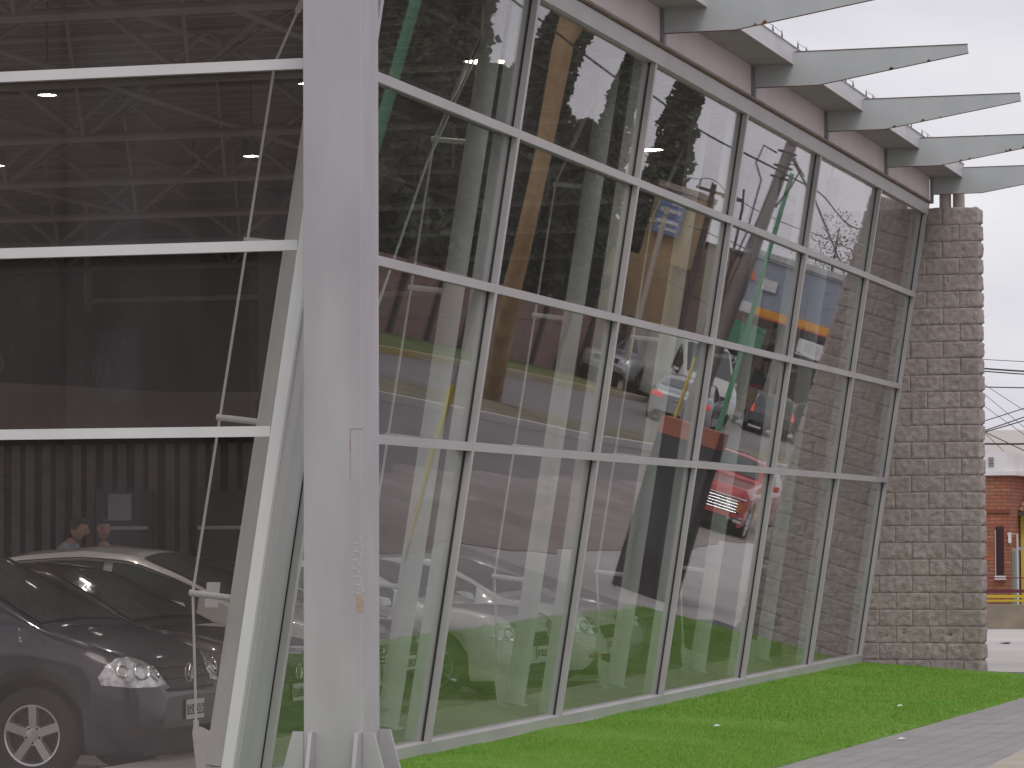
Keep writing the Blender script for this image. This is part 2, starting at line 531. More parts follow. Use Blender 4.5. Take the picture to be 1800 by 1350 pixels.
# grass blades: one triangle each
def grass(n, y0, y1, hmin, hmax, wid):
    y = np.random.uniform(y0, y1, n)
    xe = 2.05 + .036 * y + .012 + .014 * np.sin(y * 7.3 + 2 * np.sin(y * 3.1)) * np.sin(y * 2.2)
    x = np.random.uniform(0.03, 1, n) * xe
    keep = ~((y > 20.85) & (x < 1.6))
    x, y = x[keep], y[keep]
    n = len(x)
    z = -.085 - .068 * x - .004
    patch = .5 + .5 * np.sin(x * 2.3 + 1.1 * np.sin(y * .9)) * np.sin(y * 1.3 + .7)
    h = np.random.uniform(hmin, hmax, n) * (.75 + .5 * patch)
    a = np.random.uniform(0, 2 * pi, n)
    w = wid * np.random.uniform(.6, 1.3, n)
    lx = np.random.normal(0, .35, n) * h
    ly = np.random.normal(0, .35, n) * h
    P = np.stack([np.stack([x - np.cos(a) * w, y - np.sin(a) * w, z], 1),
                  np.stack([x + np.cos(a) * w, y + np.sin(a) * w, z], 1),
                  np.stack([x + lx, y + ly, z + h], 1)], 1).reshape(-1, 3)
    return P
G = np.concatenate([grass(190000, 1.0, 9, .010, .026, .0024), grass(150000, 9, 21, .012, .030, .004)])
def tri_mesh(name, P, m, k=3):
    me = bpy.data.meshes.new(name)
    nv = len(P)
    nf = nv // k
    me.vertices.add(nv)
    me.vertices.foreach_set('co', P.astype(np.float32).ravel())
    me.loops.add(nv)
    me.loops.foreach_set('vertex_index', np.arange(nv, dtype=np.int32))
    me.polygons.add(nf)
    me.polygons.foreach_set('loop_start', np.arange(0, nv, k, dtype=np.int32))
    me.polygons.foreach_set('loop_total', np.full(nf, k, dtype=np.int32))
    me.materials.append(m)
    me.update()
    me.validate()
    o = bpy.data.objects.new(name, me)
    COL.objects.link(o)
    return o
gr = tri_mesh('grass', G, M['blade'])
gr['kind'] = 'stuff'
gr['label'] = 'short bright green lawn grass in front of the leaning glass wall'
# median with white kerb, far verge
front = [(21.5, 20), (18.2, 32), (14.8, 46), (14.0, 50), (12.8, 55), (12.2, 62), (11.3, 71), (10.8, 75), (9.3, 95)]
back = [(10.8, 96), (11.7, 84), (12.4, 80), (14.0, 62), (16.4, 53), (19.6, 38), (23.0, 22)]
structure(sheet('median', front + back, -.24, M['verge'], .12))
b = MB()
for i in range(len(front) - 1):
    (x0, y0), (x1, y1) = front[i], front[i + 1]
    b.hexa([(x0 - .16, y0, -.36), (x0, y0, -.36), (x1, y1, -.36), (x1 - .16, y1, -.36), (x0 - .16, y0, -.2), (x0, y0, -.2), (x1, y1, -.2), (x1 - .16, y1, -.2)])
structure(b.build('median_kerb', M['kerb']))
structure(sheet('far_verge', [(21.9, 62), (21.2, 75), (20.0, 86), (19.3, 92), (24, 92), (27.5, 58), (23.5, 55)], -.2, M['verge2'], .15))
structure(sheet('station_yard', [(11.5, 90), (19.3, 92), (24, 92), (30, 110), (30, 130), (6, 130)], -.30, M['paving2'], .05))
b = MB()
for (x0, y0), (x1, y1) in zip([(23.3, 55), (21.7, 62), (21.0, 75), (19.8, 86)], [(21.7, 62), (21.0, 75), (19.8, 86), (19.1, 92)]):
    b.hexa([(x0 - .16, y0, -.36), (x0, y0, -.36), (x1, y1, -.36), (x1 - .16, y1, -.36), (x0 - .16, y0, -.18), (x0, y0, -.18), (x1, y1, -.18), (x1 - .16, y1, -.18)])
structure(b.build('far_kerb', mat('yellow_kerb', (.50, .40, .12), .85, c2=(.6, .56, .5), scale=.3)))

# ------------------------------------------------------------------ showroom building
B = thing('showroom_building', 'car showroom with a long outward-leaning glass wall, grey steel frames and flat overhanging roof', 'building')
NV = Vector((1, 0, -LEAN)).normalized()
def fp(y, z, d):
    return Vector((LEAN * z, y, z)) + NV * d
def fbox(mb, y0, y1, z0, z1, d0, d1):
    mb.hexa([fp(y0, z0, d0), fp(y0, z0, d1), fp(y1, z0, d1), fp(y1, z0, d0), fp(y0, z1, d0), fp(y0, z1, d1), fp(y1, z1, d1), fp(y1, z1, d0)])
TZ = [-.022, 2.1135, 3.2448, 4.3523, 5.385]
MY = [.47, 3.79, 7.3224, 10.8548, 14.3872, 17.9196, 21.06]
def wavy(u, v, ph, amp):
    w = 0
    for i, (ku, kv, a) in enumerate(((2.1, .7, 1.0), (4.6, 1.3, .42), (8.3, 2.2, .16), (1.2, 2.6, .7), (13.1, 3.0, .06))):
        w += a * sin(ku * u + ph * (i + 1.3)) * sin(kv * v + ph * (2.1 * i + .7))
    return w * amp
def pane(name, corners, normal, m, bow, ph, nu, nv, amp, th=.008):
    # corners: 4 points p00 p10 p11 p01 ; the sheet is slightly bowed as toughened units are
    c = sum((Vector(p) for p in corners), Vector()) / 4
    P = [Vector(p) - c for p in corners]
    lu = (P[1] - P[0]).length; lv = (P[3] - P[0]).length
    mb = MB()
    for side in (0, 1):
        vs = []
        for j in range(nv + 1):
            for i in range(nu + 1):
                u = i / nu; v = j / nv
                p = P[0] * (1 - u) * (1 - v) + P[1] * u * (1 - v) + P[2] * u * v + P[3] * (1 - u) * v
                d = bow * (1 - (2 * u - 1) ** 2) + wavy(u * lu, v * lv, ph, amp)
                vs.append(p + normal * (d - side * th))
        fs = []
        for j in range(nv):
            for i in range(nu):
                a = j * (nu + 1) + i
                f = (a, a + 1, a + nu + 2, a + nu + 1)
                fs.append(f if side == 0 else f[::-1])
        mb.add(vs, fs)
    me_o = mb.build(name, m, B)
    for p in me_o.data.polygons:
        p.use_smooth = True
    me_o.location = c
    return me_o
# check winding: y -> u, z -> v gives normal y x z = +x (outward)
ph = 0
tr = .0225   # half height of a transom
mw = .030    # half width of a mullion
for k in range(6):
    for j in range(4):
        ph += 1
        y0 = MY[k] + mw; y1 = MY[k + 1] - mw
        z0 = TZ[j] + tr; z1 = TZ[j + 1] - (tr if j < 3 else .05)
        o = pane('glass_pane', [fp(y0, z0, 0), fp(y1, z0, 0), fp(y1, z1, 0), fp(y0, z1, 0)], NV, M['glassR'],
                 .0007 + .0004 * sin(ph * 2.3), ph, 44, 20, .00005)
# left (front) wall: vertical, in the plane y = 0, right ends follow the lean
LX = -13.0
for j in range(5):
    zz = TZ[:4] + [5.385, 6.1]
    z0 = zz[j] + tr; z1 = zz[j + 1] - tr
    for (xa, xb) in ((LX, -7.0), (-6.9, None)):
        xr0 = LEAN * z0 - .08 if xb is None else xb
        xr1 = LEAN * z1 - .08 if xb is None else xb
        if z0 > 5.4 and xb is None:
            xr0 = xr1 = .78
        pane('glass_pane', [(xa, .0, z0), (xr0, .0, z0), (xr1, .0, z1), (xa, .0, z1)], Vector((0, -1, 0)), M['glassL'], .0006, 40 + j, 30, 12, .00012)
# mullions of the leaning wall: outer cap, black gasket, deep inner fin
for k in range(7):
    y = MY[k]
    mb = MB()
    fbox(mb, y - .026, y + .026, .0025, 5.34, .006, .052)
    o = mb.build('mullion', M['alu'], B)
    mb = MB()
    fbox(mb, y - .036, y + .036, .003, 5.33, -.012, .0055)
    g = mb.build('gasket', M['gasket'], o)
    mb = MB()
    fbox(mb, y - .03, y + .03, .0, 5.4, -.135, -.013)
    mb.build('inner_fin', M['inner'], o)
for j in (1, 2, 3):
    z = TZ[j]
    mb = MB()
    for k in range(6):
        fbox(mb, MY[k] + .0265, MY[k + 1] - .0265, z - .030, z + .030, .004, .050)
    o = mb.build('transom', M['alu'], B)
    mb = MB()
    for k in range(6):
        fbox(mb, MY[k] + .037, MY[k + 1] - .037, z - .028, z + .028, -.09, .0035)
    mb.build('gasket', M['gasket'], o)
mb = MB()
fbox(mb, -.02, 21.09, -.078, .002, -.02, .056)
fbox(mb, -.02, 21.09, -.088, -.079, -.03, .068)
mb.build('sill', M['alu'], B)
mb = MB()
mb.box(-1.35, -.03, .03, 21.08, -.4, -.03)
mb.box(-.029, -.0, .0, 21.08, -.4, -.092)
mb.build('plinth', mat('plinth_concrete', (.22, .21, .20), .8, c2=(.28, .27, .25), scale=3), B)
# head of the leaning wall: band, ledge, fascia panels, soffit, gutter
mb = MB()
fbox(mb, -.3, 21.12, 5.325, 5.452, -.02, .060)
mb.build('head_band', M['alu'], B)
mb = MB()
mb.box(.83, .955, -.3, 21.16, 5.4535, 5.472)
mb.build('ledge', mat('ledge_brown', (.25, .18, .155), .7, c2=(.33, .25, .22), scale=4), B)
for k in range(7):
    ya = MY[k] if k else -.3
    yb = MY[k + 1] if k < 6 else 21.3
    if k == 6:
        continue
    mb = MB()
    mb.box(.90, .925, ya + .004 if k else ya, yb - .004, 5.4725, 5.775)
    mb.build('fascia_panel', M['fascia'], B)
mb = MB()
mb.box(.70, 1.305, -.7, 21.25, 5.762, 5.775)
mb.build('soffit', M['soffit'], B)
mb = MB()
mb.box(1.3055, 1.313, -.7, 21.25, 5.752, 5.925)
mb.box(1.29, 1.325, -.7, 21.25, 5.9255, 5.932)
g = mb.build('gutter', M['gutter'], B)
mb = MB()
mb.box(1.3135, 1.3165, -.7, 21.25, 5.750, 5.757)
mb.build('rusty_edge', M['rust'], g)
sm = mat('spike_brown', (.12, .075, .06), .7)
for q in range(6):
    mb = MB()
    ya, yb = MY[q] + .14, MY[q + 1] - .14
    mb.box(1.301, 1.316, ya, yb, 5.9325, 5.936)
    n_ = int((yb - ya - .1) / .4) + 1
    for k in range(n_):
        y = ya + .1 + k * .4
        h = .085 * random.uniform(.85, 1.1)
        mb.add([(1.30, y - .018, 5.936), (1.315, y - .018, 5.936), (1.315, y + .018, 5.936), (1.30, y + .018, 5.936), (1.307, y + random.uniform(-.01, .01), 5.936 + h)],
               [(0, 1, 4), (1, 2, 4), (2, 3, 4), (3, 0, 4), (3, 2, 1, 0)])
    mb.tube([(1.307, ya + .1 + .4 * (n_ - 1) * t / 8, 5.99 + .004 * sin(t * 2.2)) for t in range(9)], .0028, 4)
    mb.build('bird_spike_strip', sm, g)
# roof slab
mb = MB()
mb.box(-17.3, .22, -.7, 21.24, 6.3, 6.5)
mb.box(.2, 1.295, -.7, 21.24, 5.895, 5.915)
mb.box(-17.3, -1.0, 21.245, 31, 6.3, 6.5)
mb.box(.205, .215, -.69, 21.2, 5.916, 6.299)
mb.box(-17, .2, -.69, -.66, 5.85, 6.299)
mb.build('roof_slab', M['ceiling'], B)
mb = MB()
for i in range(64):
    yy = .3 + i * .48
    mb.box(-17, .2 if yy < 21 else -1.1, yy, yy + .10, 6.24, 6.298)
mb.build('ceiling_rib', mat('ceiling_rib', (.24, .21, .20), .7), B)
# cantilever beams
def beam(y, i):
    prof = [(.955, 5.56), (1.55, 5.563), (2.92, 5.795), (2.912, 5.872), (1.319, 5.872), (1.319, 5.778), (.955, 5.778)]
    prof = [(.957, 5.56), (1.55, 5.563), (2.92, 5.795), (2.912, 5.872), (.957, 5.872)]
    mb = MB()
    mb.prism([(x, 0, z) for x, z in prof[::-1]], (0, y - .03, 0), (0, y - .012, 0))
    o = mb.build('canopy_beam', M['beam'], B)
    mb = MB()
    # thin rusty flange edges and the odd blister
    mb.prism([(1.33, 0, 5.8725), (2.914, 0, 5.8725), (2.914, 0, 5.878), (1.33, 0, 5.878)][::-1], (0, y - .036, 0), (0, y - .006, 0))
    for (xa, za, xb, zb) in ((.96, 5.5585, 1.55, 5.5615), (1.55, 5.5615, 2.92, 5.7935)):
        mb.prism([(xa, 0, za - .004), (xb, 0, zb - .004), (xb, 0, zb), (xa, 0, za)][::-1], (0, y - .032, 0), (0, y - .010, 0))
    rs = random.Random(i)
    for q in range(rs.randint(2, 6)):
        t = rs.uniform(.05, .8)
        x = 1.55 + 1.37 * t; z = 5.562 + .232 * t
        s_ = rs.uniform(.008, .02)
        mb.add([(x - s_ * 1.6, y - .033, z - .006), (x + s_ * 1.6, y - .033, z - .001), (x + s_ * .5, y - .033, z + s_ * 1.5), (x - s_ * .3, y - .033, z + s_ * 1.2)], [(0, 1, 2, 3)])
    mb.build('rust_edge', M['rust'], o)
    mb = MB()
    mb.box(.9255, .9565, y - .045, y + .045, 5.474, 5.80)
    mb.build('root_plate', mat('plate_dark_grey', (.25, .245, .26), .6) if i == 0 else bpy.data.materials['plate_dark_grey'], o)  # plates in a darker grey than the beam paint
    if i > 0:
        mb = MB()
        mb.box(1.0, 1.28, y + .35, y + .43, 5.735, 5.7615)
        mb.build('soffit_bracket', bpy.data.materials['plate_dark_grey'], o)
for i, y in enumerate(MY[:]):
    beam(y if i < 6 else 21.12, i)
# little concrete stubs carrying the roof end on the stone wall
for x in (1.07, 1.235):
    mb = MB()
    mb.lathe([(.001, 0), (.072, 0), (.072, .42), (.001, .42)], 20, 'z', (x, 21.33, 5.36))
    mb.build('stub_column', mat('stub', (.62, .55, .53), .8) if x < 1.1 else bpy.data.materials['stub'], B, True)
# corner: white cap of the front wall, infill panel, seams
def cornerbox(mb, xoff0, xoff1, y0, y1, z0=-.3, z1=5.45):
    mb.hexa([(LEAN * z0 + xoff0, y0, z0), (LEAN * z0 + xoff1, y0, z0), (LEAN * z0 + xoff1, y1, z0), (LEAN * z0 + xoff0, y1, z0),
             (LEAN * z1 + xoff0, y0, z1), (LEAN * z1 + xoff1, y0, z1), (LEAN * z1 + xoff1, y1, z1), (LEAN * z1 + xoff0, y1, z1)])
mb = MB()
cornerbox(mb, -.075, .0, -.055, .03)
cp_ = mb.build('corner_mullion', M['alu_white'], B)
mb = MB()
cornerbox(mb, -.05, -.0, .031, .443)
mb.build('corner_panel', mat('corner_panel', (.44, .44, .45), .5, c2=(.5, .5, .51), scale=2), cp_)
mb = MB()
cornerbox(mb, -.0495, .012, .12, .125)
cornerbox(mb, -.0495, .006, .4435, .4455)
mb.build('corner_seam', M['gasket'], cp_)
mb = MB()
cornerbox(mb, .0005, .016, -.0, .119)
mb.build('corner_strip', M['alu'], cp_)
for j, z in enumerate(TZ[1:4]):
    mb = MB()
    mb.hexa([(LX, -.055, z - .032), (LEAN * z - .0805, -.055, z - .032), (LEAN * z - .0805, -.006, z - .032), (LX, -.006, z - .032),
             (LX, -.055, z + .032), (LEAN * z - .0755, -.055, z + .032), (LEAN * z - .0755, -.006, z + .032), (LX, -.006, z + .032)])
    mb.build('front_transom', M['alu_white'], B)
mb = MB()
mb.box(-13.1, -.1, -.05, .03, 5.35, 5.45)
mb.box(-13.1, .0, -.05, .06, -.4, .0)
mb.box(-7.0, -6.9, -.05, .03, .0, 5.35)
mb.build('front_frame', M['alu_white'], B)

# bow-string columns
def column(y, x0, idx):
    top = Vector((x0 + .166 * 5.5, y, 5.62))
    base = Vector((x0, y, .0))
    mb = MB()
    mb.tube([base, base.lerp(top, .5), top], .086, 28)
    o = mb.build('column', M['inner'], B, True)
    mb = MB()
    mb.prism([(x0 - .15, 0, -.02), (x0 - .04, 0, -.02), (x0 - .03, 0, .2), (x0 - .12, 0, .24), (x0 - .17, 0, .24), (x0 - .175, 0, .20)][::-1], (0, y - .012, 0), (0, y + .012, 0))
    mb.box(x0 - .11, x0 + .10, y - .10, y + .10, -.029, -.012)
    mb.build('base_plate', M['inner'], o)
    pts = [(x0 - .15, y, .16)]
    for z, off in ((1.08, .27), (2.22, .27), (3.37, .27), (4.52, .27)):
        xa = x0 + .166 * z
        xo = xa - .086 - off
        mb = MB()
        mb.tube([(xo - .02, y, z + .03), (xa - .05, y, z - .01)], .022, 10)
        mb.build('strut', M['inner'], o, True)
        pts.append((xo, y, z + .03))
    pts.append((x0 + .166 * 5.3 - .12, y, 5.32))
    mb = MB()
    for a, c in zip(pts[:-1], pts[1:]):
        mb.tube([a, c], .0095, 8)
    a, c = Vector(pts[-2]), Vector(pts[-1])
    mb.tube([a.lerp(c, .42), a.lerp(c, .75)], .021, 8)
    a, c = Vector(pts[0]), Vector(pts[1])
    mb.tube([a.lerp(c, -.02), a.lerp(c, .13)], .02, 8)
    mb.build('tie_rod', M['inner'], o, True)
column(1.2, -.57, 0)
for k in range(1, 6):
    column((MY[k] + MY[k + 1]) / 2, -.86, k)
# cable bracing in the first bays
mb = MB()
for (a, c) in (((-.95, 2.4, .1), (-.35, 5.0, 4.3)), ((-.95, 5.5, .1), (-.30, 2.6, 4.4)), ((-.35, 5.0, 4.3), (-.05, 5.9, 5.6))):
    mb.tube([a, c], .011, 6)
mb.build('brace_cable', M['inner'], B)
# roof trusses
for y in (2.9, 6.3, 9.9, 13.6, 17.2, 20.6, 24.4, 28.0):
    xe = .3 if y < 21 else -1.3
    mb = MB()
    zb, zt = 5.22, 6.18
    mb.tube([(-17, y, zb), (xe - .6, y, zb)], .042, 8)
    mb.tube([(-17, y, zt), (xe + .3, y, zt)], .036, 8)
    x = xe - .6
    i = 0
    while x > -16.5:
        z0, z1 = (zb, zt) if i % 2 == 0 else (zt, zb)
        mb.tube([(x, y, z0), (x - 1.25, y, z1)], .030, 8)
        if i % 2 == 0:
            mb.tube([(x, y, zb), (x + .55, y + 1.7, zt)], .017, 6)
            mb.tube([(x, y, zb), (x + .55, y - 1.7, zt)], .017, 6)
        x -= 1.25
        i += 1
    mb.build('roof_truss', M['truss'], B, True)
for x in (-1.6, -4.2, -8.6, -12.5):
    mb = MB()
    mb.tube([(x, .3, 6.15), (x, 29.5, 6.15)], .04, 8)
    mb.tube([(x, .3, 5.42), (x, 20.8, 5.42)], .03, 8)
    mb.build('roof_purlin', M['truss'], B, True)
# interior shell
mb = MB()
mb.box(-17, -1.36, .08, 30, -.35, -.18)
mb.box(-1.36, -1.2, 21.4, 30, -.35, -.18)
mb.build('showroom_floor', M['floor'], B)
mb = MB()
mb.box(-17.2, -15.0, 29.0, 30.2, -.3, 6.3)
mb.box(-17.2, -17.0, 22, 29.0, -.3, 6.3)
mb.box(-17.2, -17.0, .05, 22, -.3, .3)
mb.box(-17.2, -17.0, .05, 22, 5.4, 6.3)
for q in range(6):
    mb.box(-17.2, -17.0, .05 + q * 4.3, .2 + q * 4.3, .301, 5.399)
mb.build('side_wall', M['brownwall'], B)
mb = MB()
mb.box(-14.999, -1.0, 29.4, 30.2, -.3, 6.3)
mb.box(-1.2, -1.0, 21.45, 29.39, -.3, 6.3)
mb.build('back_wall', M['darkwall'], B)
# mezzanine: slab edge (curved), parapet, window frames, pier in place of a reflection
mb = MB()
pts = [(-16.9, 13.5), (-14.6, 14.4), (-12.4, 16.5), (-11.1, 19.6), (-10.65, 21.2), (-10.3, 22.8), (-9.9, 24.0), (-8.9, 24.19)]
mb.prism([(x, y, 3.32) for x, y in pts + [(-8.9, 29.3), (-16.9, 29.3)]], (0, 0, 0), (0, 0, .12))
mz = mb.build('mezzanine_floor', M['truss'], B)
mb = MB()
for (xa, ya), (xb, yb) in zip(pts[:-1], pts[1:]):
    mb.hexa([(xa - .04, ya + .03, 2.86), (xb - .04, yb + .03, 2.86), (xb - .25, yb + .2, 2.86), (xa - .25, ya + .2, 2.86), (xa - .04, ya + .03, 3.319), (xb - .04, yb + .03, 3.319), (xb - .25, yb + .2, 3.319), (xa - .25, ya + .2, 3.319)])
mb.build('mezzanine_beam', M['khaki'], mz)
mb = MB()
mb.box(-8.9, -8.2, 24.2, 24.5, -.18, 6.2)  # made-up pier, stands in for a pale band reflected in the front glass
mb.build('reflection_pier', M['greywall'], B)
mb = MB()
for z in (6.0, 4.78):
    mb.box(-11.6, -6.2, 24.6, 24.66, z - .03, z + .035)
mb.box(-11.66, -11.6, 24.55, 24.7, 3.3, 6.2)
mb.build('mezzanine_window_frame', mat('dim_white_frame', (.42, .41, .42), .6), B)
mb = MB()
mb.box(-11.6, -9.0, 26.5, 26.6, 3.5, 6.0)
mb.build('dark_screen', M['darkwall'], B)
for i in range(34):
    mb = MB()
    x = -16.8 + i * .235
    mb.box(x, x + .13, 24.6 + .05 * (i % 2), 24.63 + .05 * (i % 2), -.15, 2.75)
    mb.build('curtain_slat', M['slat'], B)
mb = MB()
mb.box(-11.4, -10.55, 24.4, 24.45, -.18, 2.1)
mb.box(-9.9, -8.95, 24.4, 24.45, -.18, 2.1)
dd = mb.build('interior_door', M['doorgrey'], B)
mb = MB()
mb.box(-11.35, -10.6, 24.33, 24.36, 1.55, 1.60)
mb.box(-9.85, -9.1, 24.33, 24.36, 1.55, 1.60)
mb.build('door_bar', M['white'], dd)
# wall poster
mb = MB()
mb.box(-11.2, -10.85, 24.36, 24.37, 1.68, 2.05)
tag(mb.build('wall_notice', M['palegrey']), 'small pale notice sheet on the dark door behind the parked cars', 'notice')

# pendant lamps
def lamp(x, y, label, dz=0):
    t = thing('pendant_lamp', label, 'lamp', (x, y, 5.0 + dz), 0, 'pendant lamps under the showroom roof')
    mb = MB()
    mb.lathe([(.03, .16), (.06, .14), (.10, .08), (.19, .0), (.185, .0), (.095, .075), (.03, .13)], 24, 'z')
    mb.tube([(0, 0, .15), (0, 0, 1.2)], .008, 6)
    mb.build('lamp_shade', M['black'], t, True)
    mb = MB()
    mb.lathe([(.001, .012), (.165, .012)], 20, 'z')
    mb.build('lamp_bulb', M['lamp'], t)
labs = ['lit pendant lamp behind the uppermost pane beside the nearest white column', 'lit pendant lamp seen beyond the reflected cypress in the third bay']
lp = [(.02, 5.85, .17), (.1, 10.7, .0)]
for i, p in enumerate(lp):
    lamp(p[0] - .15, p[1], labs[i], p[2])
k = 0
rows = ['front', 'second', 'third', 'fourth']
for i, y in enumerate((2.2, 7.5, 12.5, 18.0)):
    for j, x in enumerate((-2.2, -4.6, -7.4)):
        mb = MB()
        mb.lathe([(.082, .0), (.09, .0), (.09, .16), (.001, .16), (.001, .15), (.082, .15)], 16, 'z')
        mb.tube([(0, 0, .16), (0, 0, .9)], .008, 6)
        o = mb.build('spot_can', M['black'])
        o.location = (x, y, 5.3)
        tag(o, 'small ceiling spotlight over the cars, %s row from the front, %s from the leaning wall' % (rows[i], ('nearest', 'middle', 'farthest')[j]), 'spotlight', 'ceiling spotlights')
        mb = MB()
        mb.lathe([(.001, .07), (.06, .07)], 12, 'z')
        mb.build('bulb', M['spot'], o)
        ld = bpy.data.lights.new('car_fill_light', 'AREA')  # fill added inside each can to brighten the parked cars
        ld.shape = 'DISK'
        ld.size = .12
        ld.energy = 34 if j < 2 else 26
        ld.color = (1, .96, .92)
        lo_ = bpy.data.objects.new('car_fill_light', ld)
        COL.objects.link(lo_)
        lo_.parent = o
        lo_.location = (0, 0, .06)

# ------------------------------------------------------------------ split-face block wall
mb = MB()
SW = []
def block(mbx, o, eu, ev, en, w, h, seed, amp=.009, bulge=.007, cham=.006):
    nu = max(4, int(w / .016)); nv = max(4, int(h / .016))
    vs = []
    for j in range(nv + 1):
        for i in range(nu + 1):
            u = w * i / nu; v = h * j / nv
            e = min(u, w - u, v, h - v)
            t = min(1, e / cham)
            t = t * (2 - t)
            p = o + eu * u + ev * v
            q = Vector((u * 15 + seed * 3.7, v * 15, seed * 1.3))
            d = bulge * t + amp * t * (1.1 * noise.fractal(q, .8, 2.1, 5) + .9 * noise.noise(q * .3))
            vs.append(p + en * d)
    fs = []
    for j in range(nv):
        for i in range(nu):
            a = j * (nu + 1) + i
            fs.append((a, a + 1, a + nu + 2, a + nu + 1))
    mbx.add(vs, fs)
CH = .2018
EX, EY, EZ = Vector((1, 0, 0)), Vector((0, 1, 0)), Vector((0, 0, 1))
seed = 0
xend = 1.50
for r in range(-1, 27):
    z0 = -.06 + CH * r
    x = xend
    first = True
    off = .23 if r % 2 else .435
    x1 = xend
    w0 = off
    while x1 > -.95:
        x0 = x1 - (w0 if first else .403)
        seed += 1
        block(mb, Vector((x0 + .003, YW - .004, z0 + .003)), EX, EZ, -EY, x1 - x0 - (.003 if first else .006), CH - .006, seed)
        x1 = x0
        first = False
    # end face, turned round the corner
    seed += 1
    block(mb, Vector((xend + .0, YW - .004, z0 + .005)), EY, EZ, EX, .25, CH - .010, seed, cham=.028, bulge=.03)
for i in range(6):
    seed += 1
    block(mb, Vector((xend - .4 * (i + 1) + .004, YW - .004, -.06 + CH * 27 - .006)), EX, EY, EZ, .392, .25, seed, bulge=.012)
sw = mb.build('block_wall', M['stone'])
for p in sw.data.polygons:
    p.use_smooth = True
mb = MB()
mb.box(-.95, xend - .002, YW + .0, YW + .24, -.4, 5.385)
mb.build('mortar', M['mortar'], sw)
tag(sw, 'brown split-face concrete block wall standing square to the far end of the glass wall', 'wall')

# ------------------------------------------------------------------ steel post with gussets
P = thing('steel_post', 'tall grey painted steel post with gusseted foot in front of the showroom corner', 'post', (0, 0, 0))
mb = MB()
x0, x1, y0, y1 = .627, .993, -.5, -.175
mb.box(x0, x1, y0, y1, -.25, 5.755)
pb = mb.build('post_shaft', M['post'], P)
bv = pb.modifiers.new('b', 'BEVEL'); bv.width = .006; bv.segments = 2
def gus(p, d, name='gusset'):
    # p: foot corner (x,y), d: direction (dx,dy), perpendicular thickness
    mb = MB()
    t = .012
    n = Vector((-d[1], d[0], 0))
    D = Vector((d[0], d[1], 0))
    o = Vector((p[0], p[1], 0))
    pts = [o + EZ * -.25, o + D * .21 + EZ * -.25, o + D * .19 + EZ * -.12, o + D * .068 + EZ * .325, o + EZ * .325]
    if (D.cross(EZ)).dot(n) > 0:
        pts = pts[::-1]
    mb.prism(pts, n * -t, n * t)
    return mb.build(name, M['post'], P)
gus((x0 - .001, y0 + .013), (-1, 0)); gus((x1 + .001, y0 + .013), (1, 0)); gus((x1 + .001, y1 - .013), (1, 0)); gus((x0 - .001, y1 - .013), (-1, 0))
gus((x0 + .065, y0 - .001), (0, -1)); gus((x1 - .014, y0 - .001), (0, -1))
mb = MB()
mb.box(x0 - .3, x1 + .3, y0 - .3, y1 + .3, -.262, -.235)
mb.build('foot_plate', M['post'], P)
# rust line, smear and scratched scribble
mb = MB()
yy = y0 - .0015
mb.box(.92, 1.0, yy, y0 + .001, 2.104, 2.109)
mb.box(.918, .923, yy, y0 + .001, 1.97, 2.1035)
mb.box(.9195, .9215, yy, y0 + .001, 1.80, 1.96)
mb.build('rust_stain', mat('faint_rust', (.30, .17, .12), .8, c2=(.40, .32, .31), scale=20), P)
mb = MB()
rs = random.Random(3)
for q in range(26):
    a = rs.uniform(-.035, .03); c = rs.uniform(-.05, .04)
    w_, h_ = rs.uniform(.004, .012), rs.uniform(.006, .018)
    mb.box(.985 + a * .9 - w_, min(.985 + a * .9 + w_, .999), y0 - .0012 - q * .00001, y0 + .001, 1.09 + c - h_, 1.09 + c + h_)
mb.build('rust_smear', mat('ochre_smear', (.42, .27, .17), .8, c2=(.42, .38, .38), scale=40), P)
mb = MB()
pts = []
for i in range(90):
    t = i / 89
    z = 1.47 - .36 * t
    x = .955 + .028 * sin(t * 46) * (1 - .3 * t) + .018 * t + .01 * sin(t * 9)
    pts.append((x, y0 - .0012, z + .012 * cos(t * 46)))
mb.tube(pts, .0013, 4)
mb.tube([(.99, y0 - .0012, 1.21), (.955, y0 - .0012, 1.14), (.985, y0 - .0012, 1.18), (.945, y0 - .0012, 1.10)], .0012, 4)
mb.build('scratched_scribble', mat('scribble_white', (.66, .65, .70), .6), P)

